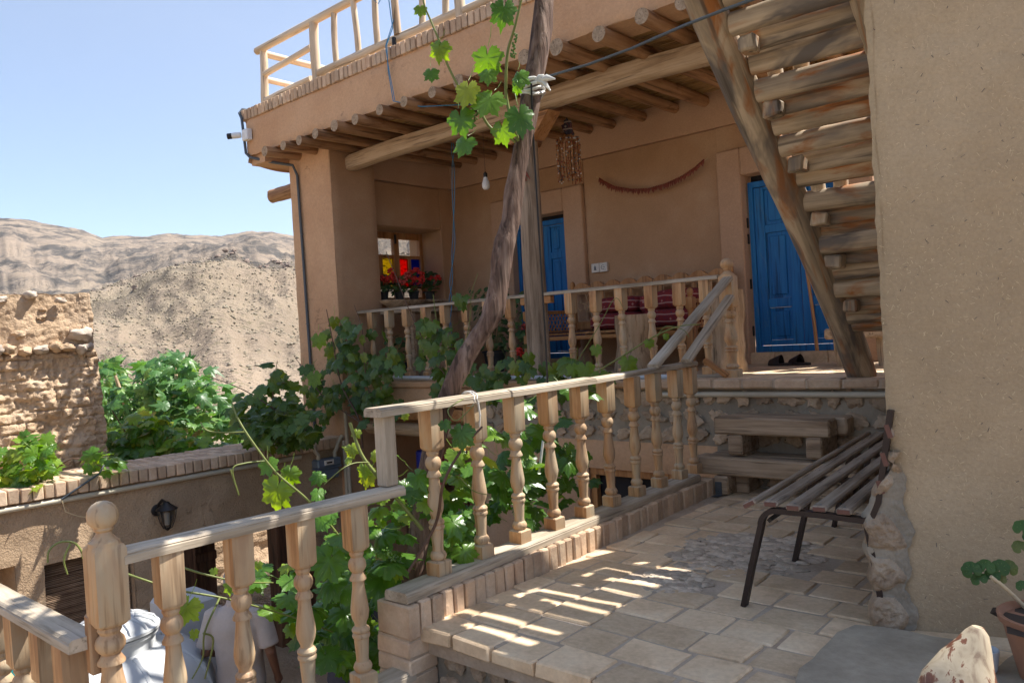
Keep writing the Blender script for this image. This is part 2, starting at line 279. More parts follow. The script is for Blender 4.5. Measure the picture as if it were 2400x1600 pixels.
# ------------------------------------------------------------ mesh builder
class MB:
    def __init__(s): s.v = []; s.f = []; s.r = []; s.a = []; s.m = []; s.cur = 0
    def add(s, vs, fs, rv=None, aux=None, M_=None, mi=None):
        o = len(s.v); rv = rnd.random() if rv is None else rv
        if M_ is not None: vs = [M_ @ Vector(p) for p in vs]
        s.v += [tuple(p) for p in vs]; s.r += [rv]*len(vs); s.a += (aux if aux else [0.0]*len(vs))
        s.f += [tuple(i+o for i in f) for f in fs]; s.m += [s.cur if mi is None else mi]*len(fs); return s
    def box(s, x0, x1, y0, y1, z0, z1, M_=None, rv=None, mi=None, jit=0):
        vs = [(x, y, z) for z in (z0, z1) for y in (y0, y1) for x in (x0, x1)]
        if jit: vs = [(a+U(-jit, jit), b+U(-jit, jit), c+U(-jit, jit)) for a, b, c in vs]
        return s.add(vs, [(0, 2, 3, 1), (4, 5, 7, 6), (0, 1, 5, 4), (1, 3, 7, 5), (3, 2, 6, 7), (2, 0, 4, 6)], rv, None, M_, mi)
    def bbox(s, x0, x1, y0, y1, z0, z1, b=.006, M_=None, rv=None, mi=None, jit=0):   # box with bevelled edges
        X = (x0, x1); Y = (y0, y1); Z = (z0, z1); vs = []; idx = {}
        for i in (0, 1):
            for j in (0, 1):
                for k in (0, 1):
                    sx, sy, sz = (1-2*i)*b, (1-2*j)*b, (1-2*k)*b
                    J = Vector((U(-jit, jit), U(-jit, jit), U(-jit, jit))) if jit else Vector((0, 0, 0))
                    for a in range(3):
                        p = [X[i]+sx, Y[j]+sy, Z[k]+sz]; p[a] = (X[i], Y[j], Z[k])[a]
                        idx[i, j, k, a] = len(vs); vs.append(Vector(p)+J)
        fs = []
        g = lambda i, j, k, a: idx[i, j, k, a]
        for q in (0, 1):
            f = [g(q, 0, 0, 0), g(q, 1, 0, 0), g(q, 1, 1, 0), g(q, 0, 1, 0)]; fs.append(f if q else f[::-1])
            f = [g(0, q, 0, 1), g(0, q, 1, 1), g(1, q, 1, 1), g(1, q, 0, 1)]; fs.append(f if q else f[::-1])
            f = [g(0, 0, q, 2), g(1, 0, q, 2), g(1, 1, q, 2), g(0, 1, q, 2)]; fs.append(f if q else f[::-1])
        for p in (0, 1):
            for q in (0, 1):
                for A, B, mk in ((0, 1, lambda t: (p, q, t)), (1, 2, lambda t: (t, p, q)), (0, 2, lambda t: (p, t, q))):
                    f = [g(*mk(0), A), g(*mk(1), A), g(*mk(1), B), g(*mk(0), B)]; fs.append(f)
                    # orientation fixed by recalc
        for i in (0, 1):
            for j in (0, 1):
                for k in (0, 1): fs.append([g(i, j, k, 0), g(i, j, k, 1), g(i, j, k, 2)])
        cen = Vector(((x0+x1)/2, (y0+y1)/2, (z0+z1)/2)); out = []
        for f in fs:
            c = sum((vs[i] for i in f), Vector())/len(f); n = (vs[f[1]]-vs[f[0]]).cross(vs[f[2]]-vs[f[0]])
            out.append(tuple(f) if n.dot(c-cen) > 0 else tuple(f[::-1]))
        return s.add(vs, out, rv, None, M_, mi)
    def tube(s, pts, rad, seg=8, M_=None, rv=None, mi=None, cap=True, rough=0, flat=1.0, endmi=None):
        pts = [Vector(p) for p in pts]; n = len(pts)
        if not hasattr(rad, '__len__'): rad = [rad]*n
        vs = []; T0 = (pts[1]-pts[0]).normalized()
        up = Vector((0, 0, 1)) if abs(T0.z) < .9 else Vector((1, 0, 0))
        A = T0.cross(up).normalized()
        ph = [U(0, 6) for _ in range(3)]
        for i in range(n):
            T = (pts[min(i+1, n-1)]-pts[max(i-1, 0)]).normalized(); A = (A-T*A.dot(T)).normalized(); B = T.cross(A)
            for k in range(seg):
                th = 2*math.pi*k/seg; r = rad[i]
                if rough: r *= 1+rough*(math.sin(3*th+ph[0]+i*.35)*.4+noise.noise(Vector((math.cos(th)*1.7+ph[1]*9, math.sin(th)*1.7, i*.45)))*1.2)
                vs.append(pts[i]+A*math.cos(th)*r+B*math.sin(th)*r*flat)
        fs = [(i*seg+k, i*seg+(k+1) % seg, (i+1)*seg+(k+1) % seg, (i+1)*seg+k) for i in range(n-1) for k in range(seg)]
        rv = rnd.random() if rv is None else rv
        o = len(s.f); s.add(vs, fs, rv, None, M_, mi)
        if cap:
            a = [vs[k] for k in range(seg)]; b = [vs[(n-1)*seg+k] for k in range(seg)]
            s.add(a, [tuple(range(seg))[::-1]], rv, None, M_, endmi if endmi is not None else mi)
            s.add(b, [tuple(range(seg))], rv, None, M_, endmi if endmi is not None else mi)
        return s
    def lathe(s, prof, seg=20, M_=None, rv=None, mi=None):      # (z, r) or (z, r, squareness 0..1)
        vs = []
        for p in prof:
            z, r = p[0], p[1]; q = p[2] if len(p) > 2 else 0
            for k in range(seg):
                th = 2*math.pi*(k+(0 if seg % 8 == 0 else .5))/seg; c, s_ = math.cos(th), math.sin(th)
                R1 = 1/max(abs(c), abs(s_)); rr = r*(1+(R1-1)*q); vs.append((c*rr, s_*rr, z))
        n = len(prof)
        fs = [(i*seg+k, i*seg+(k+1) % seg, (i+1)*seg+(k+1) % seg, (i+1)*seg+k) for i in range(n-1) for k in range(seg)]
        fs.append(tuple(range(seg))[::-1]); fs.append(tuple((n-1)*seg+k for k in range(seg)))
        return s.add(vs, fs, rv, None, M_, mi)
    def blob(s, c, r, seed=0, sub=(10, 7), amp=.2, M_=None, rv=None, mi=None):
        nu, nv = sub; vs = []; fs = []
        for j in range(nv+1):
            ph = math.pi*j/nv
            for i in range(nu):
                th = 2*math.pi*i/nu; d = Vector((math.cos(th)*math.sin(ph), math.sin(th)*math.sin(ph), math.cos(ph)))
                k = 1+amp*noise.noise(d*1.7+Vector((seed*3.1, seed, 0)))*2
                vs.append((c[0]+d.x*r[0]*k, c[1]+d.y*r[1]*k, c[2]+d.z*r[2]*k))
        for j in range(nv):
            for i in range(nu): fs.append((j*nu+i, (j+1)*nu+i, (j+1)*nu+(i+1) % nu, j*nu+(i+1) % nu))
        return s.add(vs, fs, rv, None, M_, mi)
    def grid(s, nu, nv, fn, flip=False, rv=None, mi=None):
        vs = []; fs = []
        for j in range(nv+1):
            for i in range(nu+1): vs.append(fn(i/nu, j/nv))
        for j in range(nv):
            for i in range(nu):
                a = j*(nu+1)+i; f = (a, a+1, a+nu+2, a+nu+1); fs.append(f[::-1] if flip else f)
        return s.add(vs, fs, rv, None, None, mi)
COLL = scene.collection
def obj(name, mb, mat, parent=None, Mw=None, smooth=True, angle=35, label=None):
    """link mb as one mesh object; vertices are in the frame Mw (world when None)"""
    me = bpy.data.meshes.new(name)
    root = parent
    pw = parent_world(parent) if parent else Matrix.Identity(4)
    if parent is None and Mw is None:                      # top-level mesh: origin at its base
        xs = [p[0] for p in mb.v]; ys = [p[1] for p in mb.v]; zs = [p[2] for p in mb.v]
        c = Vector(((min(xs)+max(xs))/2, (min(ys)+max(ys))/2, min(zs))); Mw = Matrix.Translation(c)
        vs = [(p[0]-c.x, p[1]-c.y, p[2]-c.z) for p in mb.v]
    else:
        vs = mb.v; Mw = Mw or Matrix.Identity(4)
    me.from_pydata(vs, [], mb.f)
    a = me.attributes.new('rnd', 'FLOAT', 'POINT'); a.data.foreach_set('value', mb.r)
    if any(mb.a): a = me.attributes.new('vein', 'FLOAT', 'POINT'); a.data.foreach_set('value', mb.a)
    mats = mat if isinstance(mat, (list, tuple)) else [mat]
    for m in mats: me.materials.append(M[m])
    if len(mats) > 1: me.polygons.foreach_set('material_index', mb.m)
    if smooth:
        me.polygons.foreach_set('use_smooth', [True]*len(me.polygons))
        try: me.set_sharp_from_angle(angle=R_(angle))
        except Exception: pass
    me.update()
    o = bpy.data.objects.new(name, me); COLL.objects.link(o)
    if parent: o.parent = parent; o.matrix_basis = pw.inverted() @ Mw
    else: o.matrix_basis = Mw
    if label: o['label'] = label
    return o
def parent_world(o):
    m = o.matrix_basis.copy(); p = o.parent
    while p: m = p.matrix_basis @ m; p = p.parent
    return m
def tag(o, label, cat, group=None):
    o['label'] = label; o['category'] = cat
    if group: o['group'] = group
    return o
def thing(name, label, cat, loc=(0, 0, 0), rz=0, group=None):
    o = bpy.data.objects.new(name, None); COLL.objects.link(o); o.empty_display_size = .1
    o.matrix_basis = Matrix.Translation(loc) @ Matrix.Rotation(rz, 4, 'Z'); return tag(o, label, cat, group)
def struct(name, mb, mat, **k):
    o = obj(name, mb, mat, **k); o['kind'] = 'structure'; return o
def frame(p0, p1, up=(0, 0, 1)):           # matrix with local Z along p0->p1, origin p0
    p0 = Vector(p0); d = Vector(p1)-p0; L = d.length; z = d/L; u = Vector(up)
    if abs(z.dot(u)) > .95: u = Vector((0, 1, 0))
    x = u.cross(z).normalized(); y = z.cross(x)
    m = Matrix((x, y, z)).transposed().to_4x4(); m.translation = p0; return m, L
def part_tube(name, pts, rad, mat, parent, seg=10, **k):
    mb = MB(); mb.tube(pts, rad, seg, **k); return obj(name, mb, mat, parent)
def logpart(name, p0, p1, r0, r1, mat, parent, seg=14, rough=.05, nseg=10, bend=.01, flat=1.0, label=None):
    m, L = frame(p0, p1); mb = MB(); ph = U(0, 6)
    pts = [(bend*math.sin(ph+3*i/nseg), bend*math.cos(ph+2.3*i/nseg), L*i/nseg) for i in range(nseg+1)]
    mb.tube(pts, [r0+(r1-r0)*i/nseg for i in range(nseg+1)], seg, rough=rough, flat=flat, mi=0, endmi=1 if isinstance(mat, (list, tuple)) else 0)
    return obj(name, mb, mat, parent, Mw=m, angle=50, label=label)
def boardpart(name, p0, p1, w_, h, mat, parent, up=(0, 0, 1), b=.006, **k):
    m, L = frame(p0, p1, up); mb = MB(); mb.bbox(-w_/2, w_/2, -h/2, h/2, 0, L, b); return obj(name, mb, mat, parent, Mw=m, **k)
# ------------------------------------------------------------ land
def az_of(px, py):
    d = at(px, py, 1)-CAM; return math.atan2(d.x, d.y), d.z/math.hypot(d.x, d.y)
FAR = sorted(az_of(*p) for p in [(-200, 500), (0, 507), (50, 508), (100, 520), (190, 536), (240, 555), (265, 550), (330, 551), (390, 547), (450, 548), (520, 551), (590, 541), (640, 541), (690, 549), (800, 530), (900, 515), (1000, 520), (1300, 500)])
NEAR = sorted(az_of(*p) for p in [(-200, 705), (0, 698), (100, 700), (190, 695), (272, 668), (375, 638), (477, 611), (541, 604), (613, 621), (681, 616), (800, 600), (900, 600), (1000, 590), (1300, 580)])
def interp(T, a):
    if a <= T[0][0]: return T[0][1]
    for (a0, e0), (a1, e1) in zip(T, T[1:]):
        if a <= a1: return e0+(e1-e0)*(a-a0)/(a1-a0)
    return T[-1][1]
def terrain(az, r):
    R1 = 900; R2 = 230+25*math.sin(az*9+1)
    H1 = interp(FAR, az)*R1+1.24; H2 = interp(NEAR, az)*R2+1.24
    P = Vector((math.sin(az)*r, math.cos(az)*r, 0)); rock = 0
    if r < 16: z = -2.0
    elif r < 30: z = -2.0-1.3*(r-16)/14
    elif r < R2:
        t = (r-30)/(R2-30); z = -3.3+(H2+3.3)*t**1.12; wv = math.sin(math.pi*min(1, t*1.0))**.7
        g = noise.ridged_multi_fractal(P*.011+Vector((3, 1, 0)), 1.0, 2.1, 5, 1.0, 2.0)-1.1
        g2 = noise.fractal(Vector((az*7+r*.002, r*.012, 5)), .8, 2.0, 4)
        z += (g*5+g2*5)*wv*min(1, r/120)
        z += noise.fractal(P*.12, .8, 2.1, 4)*.9*min(1, (r-28)/60)
        rock = max(0, (t-.88)*7)+max(0, g-.25)*1.1
    elif r < R2*1.3:
        t = (r-R2)/(R2*.3); z = H2-16*math.sin(t*math.pi/2)+noise.fractal(P*.05, .8, 2.1, 4)*2; rock = .8
    else:
        z0 = H2-16; t = min(1, (r-R2*1.3)/(R1-R2*1.3)); z = z0+(H1-z0)*t**1.3
        wv = math.sin(math.pi*min(1, t*.97))**.6 if t < 1 else 0
        g = noise.ridged_multi_fractal(P*.0035+Vector((9, 4, 0)), .9, 2.2, 7, 1.0, 2.0)-1.1
        z += g*25*wv*(1-min(1, max(0, (t-.6)/.3)))+noise.fractal(P*.012, .8, 2.1, 6)*9*wv*(1-min(1, max(0, (t-.75)/.25))*.7)+noise.fractal(P*.05, .7, 2.1, 5)*2.5*(.25+wv)
        rock = .65
        if r > R1: z = H1-(r-R1)*.5+noise.fractal(P*.02, .8, 2.1, 4)*2
    if R2*.93 < r < R2*1.1: z += abs(noise.fractal(P*.09, .7, 2.2, 5))*1.4
    return (P.x, P.y, z), min(1, rock)
azs = [R_(a/10) for a in range(-800, -415)]+[R_(a/10) for a in range(-415, -300, 5)]+[R_(a) for a in range(-30, 280, 4)]
rs = [0.5, 6, 12]
while rs[-1] < 1500: rs.append(rs[-1]*1.0185 if rs[-1] < 1050 else rs[-1]*1.06)
mb = MB(); na = len(azs); vs = []; aux = []
for r in rs:
    for a in azs:
        p, k = terrain(a, r); vs.append(p); aux.append(k+.001)
fs = []
for j in range(len(rs)-1):
    for i in range(na):
        i2 = (i+1) % na; fs.append((j*na+i, j*na+i2, (j+1)*na+i2, (j+1)*na+i))
fs = [f[::-1] for f in fs]
mb.add(vs, fs, .5, aux); struct('hills', mb, 'rock', Mw=Matrix.Identity(4), angle=180)
rsb = random.Random(77); mb = MB()
for i in range(10000):
    az = R_(rsb.uniform(-79, -42)); r = 28+210*rsb.random()**.75; q, _ = terrain(az, r); s = rsb.uniform(.05, .12)*(1+r/120)
    mb.blob((q[0], q[1], q[2]+s*.25), (s, s, s*.6), i % 50, (5, 3), .3)
hz_ = obj('desert_scrub', mb, 'scrub', angle=180); hz_['kind'] = 'stuff'
mb = MB()
for i in range(420):
    az = R_(rsb.uniform(-79, -42)); r = 232+25*math.sin(az*9+1)+rsb.gauss(-2, 7) if i % 3 else rsb.uniform(60, 235); q, k = terrain(az, r)
    if i % 3 == 0 and noise.noise(Vector((q[0]*.03, q[1]*.03, 5))) < .12: continue
    s = rsb.uniform(.2, .7); mb.blob((q[0], q[1], q[2]), (s*1.4, s*1.2, s*.8), i % 60, (7, 5), .5)
hz_ = obj('rocky_outcrops', mb, 'outcrop', angle=40); hz_['kind'] = 'stuff'
mb = MB(); mb.grid(40, 30, lambda u, v: (-8+10*u, -2.5+8.2*v, -1.93+.02*noise.noise(Vector((u*20, v*20, 0)))))
struct('courtyard_ground', mb, 'soil')
# ------------------------------------------------------------ house
LW = []
H = thing('mud_house', 'two storey mud plastered house with log roofed porch and blue doors', 'house', (-4.9, 5.5, -1.95))
def wallbox(name, boxes, mat, parent=H, jit=0, label=None):
    mb = MB()
    for b in boxes: mb.bbox(*b, b=.012)
    return obj(name, mb, mat, parent, label=label)
# textured facade sheet helper: subdivided box face with gentle unevenness
def rough_wall(name, x0, x1, z0, z1, y, depth, mat, parent, amp=.006, res=.05, axis='y', edge=0, label=None):
    nu = max(2, int((x1-x0)/res)); nv = max(2, int((z1-z0)/res)); mb = MB()
    def f(u, v):
        a = x0+(x1-x0)*u; z = z0+(z1-z0)*v; n = noise.fractal(Vector((a*2.3, z*2.3, y)), .8, 2, 4)*amp
        e = edge*noise.fractal(Vector((a*5, z*5, 3)), .8, 2, 3)
        if v in (0, 1): z += e
        if u in (0, 1): a += e
        k = min(u*nu, (1-u)*nu, v*nv, (1-v)*nv); n -= .012 if k < .5 else 0     # softened arris
        return (a, y-n, z) if axis == 'y' else (y+n, a, z)
    mb.grid(nu, nv, f, flip=(axis != 'y') is False and False)
    if axis == 'y': pass
    lo, hi = y+.012, y+depth
    o = len(mb.v)
    def box(a0, a1, b0, b1, c0, c1): mb.box(a0, a1, b0, b1, c0, c1)
    if axis == 'y': box(x0, x1, y+.013, y+depth, z0, z1)
    else: box(y-depth, y-.013, x0, x1, z0, z1)
    return obj(name, mb, mat, parent, label=label, angle=60)
# pillar at the left end
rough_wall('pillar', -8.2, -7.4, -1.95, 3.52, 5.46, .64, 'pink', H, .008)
rough_wall('pillar', 5.472, 6.09, -1.95, 3.5, -7.385, .1, 'porch', H, .006, axis='x')  # inner side face gets darker plaster; the porch roof's shade put into colour
# fascia and roof
rough_wall('fascia', -8.5, -2.2, 3.53, 3.95, 5.1, .35, 'pink', H, .012, .045, edge=.012)
mb = MB()
x = -8.56
while x < -2.25:
    wd = .062+U(-.003, .003)
    mb.bbox(x, x+wd, 5.085+U(-.006, .006), 5.36, 3.952, 4.075+U(-.004, .004), .006, jit=.003); x += wd+.012
mb.box(-8.55, -2.25, 5.12, 5.35, 3.95, 4.055, rv=.2, mi=1)
obj('brick_edge', mb, ['brick', 'joint'], H)
wallbox('roof', [(-8.45, -2.2, 5.35, 9.0, 3.62, 4.03), (-2.19, 2.0, 5.78, 7.6, 3.60, 4.03)], 'pink')
mb = MB(); mb.grid(12, 4, lambda u, v: (-8.5+.08*math.sin(v*3), 5.1+.9*u, 3.95-.5*v-.06*math.sin(u*3.1)*v), flip=False)
mb.box(-8.49, -8.2, 5.15, 9, 3.42, 3.62)
obj('roof_end', mb, 'pink', H)
# reed ceiling
mb = MB(); y = 5.12
while y < 7.56:
    x0 = -8.2
    mb.tube([(x0, y, 3.585+U(-.006, .006)), (-5.2, y+U(-.006, .006), 3.58+U(-.006, .006)), (-2.24, y, 3.585+U(-.006, .006))], .011, 6)
    y += .021
obj('reed_ceiling', mb, 'reed', H, angle=80)
for x in (-1.95, -1.6, -1.2, -.8): logpart('joist', (x, 5.76, 3.53), (x+.02, 7.6, 3.54), .055, .05, ['log', 'logend'], H)
# joists
JX = [-7.97, -7.63, -7.32, -7.0, -6.66, -6.31, -5.955, -5.57, -5.22, -4.86, -4.48, -4.10, -3.77, -3.38, -3.0, -2.66, -2.36]
for i, x in enumerate(JX):
    r = .052+U(-.004, .006)+(.006 if x > -5 else 0)
    logpart('joist', (x, 5.02+U(-.02, .02), 3.475), (x+U(-.03, .03), 7.62, 3.50), r*1.06, r*.92, ['log', 'logend'], H, rough=.045, bend=.008)
logpart('roof_log', (-8.85, 5.62, 3.15), (-8.15, 5.75, 3.22), .085, .095, ['log', 'logend'], H, rough=.1)
# long squared beam on the column
m_, L_ = frame((-7.46, 5.75, 3.31), (-2.3, 5.75, 3.33)); mb = MB()
seg = 26; nn = 40; vs = []; fs = []
for i in range(nn+1):
    t = i/nn; cy = .035*math.sin(t*3.0)+.012*math.sin(t*11)
    e = .75 if i == 0 else 1
    for k in range(seg):
        th = 2*math.pi*k/seg; c, s_ = math.cos(th), math.sin(th); q = 1/max(abs(c), abs(s_)); R = .092*(1+(q-1)*.6)*e
        R *= 1+.03*noise.noise(Vector((c*2, s_*2, t*14)))
        vs.append((c*R*.9, s_*R+cy, L_*t-(.0)))
fs = [(i*seg+k, i*seg+(k+1) % seg, (i+1)*seg+(k+1) % seg, (i+1)*seg+k) for i in range(nn) for k in range(seg)]
fs.append(tuple(range(seg))[::-1]); fs.append(tuple(nn*seg+k for k in range(seg)))
mb.add(vs, fs, .5); obj('beam', mb, 'beam', H, Mw=m_, angle=50)
# column and its capital
logpart('column', (-4.71, 5.75, .80), (-4.74, 5.75, 3.1), .108, .098, 'column', H, rough=.05, seg=22)
m_ = Matrix.Translation((-4.74, 5.75, 0)); mb = MB()
vs = [(-.34, -.09, 3.24), (-.34, .09, 3.24), (.36, -.09, 3.24), (.36, .09, 3.24), (-.14, -.09, 3.02), (-.14, .09, 3.02), (.15, -.09, 3.02), (.15, .09, 3.02)]
mb.add(vs, [(0, 1, 3, 2), (4, 6, 7, 5), (0, 2, 6, 4), (1, 5, 7, 3), (0, 4, 5, 1), (2, 3, 7, 6)], .4)
obj('capital', mb, 'lintel', H, Mw=m_)
# porch back wall with door openings
WY = 7.5
def backwall(x0, x1, z0, z1, y, mat, name='porch_wall'): return rough_wall(name, x0, x1, z0, z1, y, 8.0-y, mat, H, .004, .09)
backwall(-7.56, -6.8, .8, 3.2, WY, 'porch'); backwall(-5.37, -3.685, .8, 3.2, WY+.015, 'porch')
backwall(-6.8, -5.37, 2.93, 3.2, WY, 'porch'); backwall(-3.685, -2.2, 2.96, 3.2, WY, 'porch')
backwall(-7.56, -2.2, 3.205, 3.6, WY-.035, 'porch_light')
for (a, b, zt, st) in ((-6.48, -5.65, 2.65, 2.92), (-3.43, -2.42, 2.68, 2.95)):
    l = -6.8 if a < -6 else -3.68; r = -5.375 if a < -6 else -2.2
    wallbox('door_surround', [(l, a, WY-.04, 8.0, .8, st), (b, r, WY-.04, 8.0, .8, st), (a, b, WY-.04, 8.0, zt, st)], 'porch_light')
def make_door(x0, x1, z0, z1, rows, gap):
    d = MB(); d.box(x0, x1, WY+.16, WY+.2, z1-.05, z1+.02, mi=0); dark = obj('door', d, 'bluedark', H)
    w2 = (x1-x0)/2; y = WY+.09
    fr = MB(); fr.bbox(x0, x0+.05, y-.02, y+.05, z0, z1-.05, .004); fr.bbox(x1-.05, x1, y-.02, y+.05, z0, z1-.05, .004); fr.bbox(x0+.05, x1-.05, y-.02, y+.05, z1-.11, z1-.05, .004); fr.bbox(x0, x1, y-.03, y+.06, z0-.015, z0+.045, .004)
    obj('door_frame', fr, 'blue', dark)
    for s in (0, 1):
        a = x0+.05+s*(w2-.05)+(.003 if s else 0); b = x0+.05+(s+1)*(w2-.05)-(.003 if not s else 0)
        lf = MB(); yf = y
        zs = [z0+.05]+[q for r in rows for q in r]+[z1-.115]
        lf.bbox(a, a+.10, yf, yf+.04, z0+.05, z1-.115, .004); lf.bbox(b-.10, b, yf, yf+.04, z0+.05, z1-.115, .004)
        for i in range(0, len(zs), 2): lf.bbox(a+.101, b-.101, yf+.0015, yf+.04, zs[i], zs[i+1], .003)
        for (za, zb) in rows:
            lf.bbox(a+.101, b-.101, yf+.022, yf+.035, za+.001, zb-.001, .001)
            lf.bbox(a+.135, b-.135, yf+.012, yf+.0215, za+.035, zb-.035, .008)
        obj('leaf', lf, 'blue', dark)
        if s == 0:
            for hz in (z0+.15, z0+.62, z0+1.07, z1-.5):
                hb = MB(); hb.bbox(a-.075, a-.052, y-.034, y-.021, hz, hz+.10, .003); obj('hinge', hb, 'black', dark)
    return dark
make_door(-6.48, -5.65, .93, 2.64, [(1.0, 1.35), (1.43, 2.12), (2.2, 2.5)], 0)
make_door(-3.41, -2.44, .93, 2.66, [(1.03, 1.35), (1.44, 2.09), (2.17, 2.52)], 0)
mb = MB()
for i in range(4): mb.bbox(-3.43+i*.255, -3.18+i*.255, WY-.035, WY+.2, .8, .915, .006)
obj('door_step', mb, 'tile', H); mb = MB()
for i in range(4): mb.bbox(-6.48+i*.21, -6.275+i*.21, WY-.035, WY+.2, .8, .915, .006)
obj('door_step', mb, 'tile', H)
# left porch wall with the window opening
for (a, b, c, d) in ((6.1, 6.2, .8, 3.6), (7.3, 7.9, .8, 3.6), (6.2, 7.3, .8, 1.74), (6.2, 7.3, 2.66, 3.2)):
    mb = MB(); mb.bbox(-8.2, -7.55, a, b, c, d, .012); obj('side_wall', mb, 'porch', H)
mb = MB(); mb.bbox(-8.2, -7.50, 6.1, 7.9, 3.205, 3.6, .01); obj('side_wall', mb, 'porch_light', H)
W = MB(); yA, yB, zA, zB = 6.22, 7.30, 1.76, 2.65; fx = -7.95
for b in ((yA, yA+.06, zA, zB), (yB-.06, yB, zA, zB), (yA+.06, yB-.06, zB-.085, zB), (yA+.06, yB-.06, zA, zA+.04), (6.79, 6.88, zA+.04, zB-.085)):
    W.bbox(fx-.03, fx+.03, *b, .004)
win = obj('window', W, 'takht', H)
S = MB()
for (a, b) in ((6.28, 6.79), (6.88, 7.24)):
    S.bbox(fx-.02, fx+.02, a, b, 2.31, 2.355, .003); S.bbox(fx-.02, fx+.02, a, b, 1.92, 1.95, .003)
S.bbox(fx-.02, fx+.02, 7.035, 7.085, 1.95, 2.31, .003); S.bbox(fx-.02, fx+.02, 6.5, 6.6, 1.95, 2.31, .003)
obj('sash_bar', S, 'takht', win)
for (a, b, c, d, m) in ((6.28, 6.79, 2.355, 2.565, 'glass'), (6.88, 7.24, 2.355, 2.565, 'glass'), (6.88, 7.035, 1.95, 2.31, 'gred'), (7.085, 7.24, 1.95, 2.31, 'gblue'), (6.6, 6.79, 1.95, 2.31, 'gyel'), (6.28, 6.5, 1.95, 2.31, 'glass'), (6.28, 6.79, 1.8, 1.92, 'glass'), (6.88, 7.24, 1.8, 1.92, 'glass')):
    g = MB(); g.box(fx-.003, fx+.003, a, b, c, d); obj('pane', g, m, win, smooth=False)
mb = MB(); mb.bbox(fx+.03, fx+.05, 6.80, 6.83, 2.5, 2.62, .003); obj('latch', mb, 'black', win)
mb = MB(); mb.bbox(-7.9, -7.30, 6.1, 7.32, 1.70, 1.735, .01); obj('window_ledge', mb, 'timber', H)
# balcony floor
mb = MB(); mb.box(-7.55, 2.0, 5.62, 8.3, .60, .798, mi=0)
y = 5.62
for j in range(9):
    x = -7.5+U(0, .2)
    while x < 1.5:
        mb.bbox(x, x+.245, y, y+.2, .78, .806+U(-.001, .001), .003, mi=1); x += .252
    y += .208
obj('balcony_floor', mb, ['joint', 'tile'], H)
mb = MB(); x = -3.55
while x < 1.2:
    w_ = .225+U(-.01, .01); mb.bbox(x, x+w_, 5.49+U(-.006, .006), 5.615, .738+U(-.003, .003), .808, .012, jit=.004); x += w_+.012
mb.box(-3.54, 1.2, 5.50, 5.615, .742, .80, rv=.2, mi=1)
obj('brick_edge', mb, ['brick', 'joint'], H)
mb = MB(); mb.bbox(-7.4, -3.56, 5.5, 5.615, .74, .80, .012); mb.bbox(-7.398, -5.36, 5.52, 5.9, .54, .738, .012)
obj('balcony_edge', mb, 'pink', H)
# stone wall under the balcony
def rubble(name, x0, x1, z0, z1, y, parent, seed, axis='y', sgn=-1, size=.075, label=None, gap=1.55, depth=.3, keep=1):
    r = random.Random(seed); mb = MB()
    def P(a, z, o):
        return (a, y+sgn*o, z) if axis == 'y' else (y+sgn*o, a, z)
    mb.grid(max(2, int((x1-x0)/.05)), max(2, int((z1-z0)/.05)), lambda u, v: P(x0+(x1-x0)*u, z0+(z1-z0)*v, .010*noise.fractal(Vector((x0+(x1-x0)*u, v*(z1-z0), seed))*6, .8, 2, 3)), mi=0, flip=(axis == 'x') != (sgn > 0))
    if axis == 'y': mb.box(x0, x1, min(y-sgn*.02, y-sgn*depth), max(y-sgn*.02, y-sgn*depth), z0, z1, mi=0)
    else: mb.box(min(y-sgn*.02, y-sgn*depth), max(y-sgn*.02, y-sgn*depth), x0, x1, z0, z1, mi=0)
    z = z0+size*.6
    while z < z1-size*.3:
        x = x0+r.uniform(.02, size); 
        while x < x1-size*.5:
            wd = size*r.uniform(.7, 1.6); ht = size*r.uniform(.5, .8)
            if r.random() < keep:
                cx = x+wd*.5; rot = r.uniform(-.5, .5); n0 = len(mb.v)
                mb.blob((0, 0, 0), (wd*.52, .035, ht*.62), r.uniform(0, 99), (16, 10), .36, rv=r.random(), mi=1)
                c_, s_ = math.cos(rot), math.sin(rot)
                for q in range(n0, len(mb.v)):
                    a, b, c = mb.v[q]; k = .008*noise.noise(Vector((a*45+seed, b*45, c*45+z)))
                    b = max(-.028, min(.026, b*1.5))+k
                    mb.v[q] = P(cx+a*c_-c*s_, z+r.uniform(0, 0)+a*s_+c*c_, b)
            x += wd*gap*.75+.02
        z += size*1.25
    return obj(name, mb, ['cement', 'stone'], parent, angle=55, label=label)
rubble('stone_wall', -5.36, -1.2, .29, .735, 5.56, H, 3, size=.12)
rubble('stone_wall', -2.86, -1.2, -.02, .29, 5.56, H, 4, size=.12)
rough_wall('lower_wall', -5.2, -2.86, .045, .29, 5.55, .3, 'pink', H, .006)
rough_wall('lower_wall', -5.36, -4.1, -1.95, .045, 5.56, .3, 'porch', H, .006)
rough_wall('lower_wall', -3.2, -2.9, -1.95, .045, 5.56, .3, 'porch', H, .006)
wallbox('lower_wall', [(-4.1, -3.2, 5.56, 5.8, -1.95, -.9), (-7.399, -5.36, 6.6, 6.8, -1.95, .6), (-5.365, -5.2, 5.58, 6.6, -1.95, .3), (-7.5, -7.401, 5.46, 6.9, -1.95, .8)], 'porch')
lw = MB(); lw.bbox(-4.1, -4.04, 5.6, 5.66, -.9, .04, .004); lw.bbox(-3.26, -3.2, 5.6, 5.66, -.9, .04, .004); lw.bbox(-3.68, -3.62, 5.6, 5.66, -.9, .04, .004); lw.bbox(-4.1, -3.2, 5.595, 5.665, -.02, .04, .004)
wn = obj('lower_window', lw, 'takht', H); lw = MB(); lw.box(-4.1, -3.2, 5.67, 5.69, -.9, .04); obj('pane', lw, 'bluedark', wn)
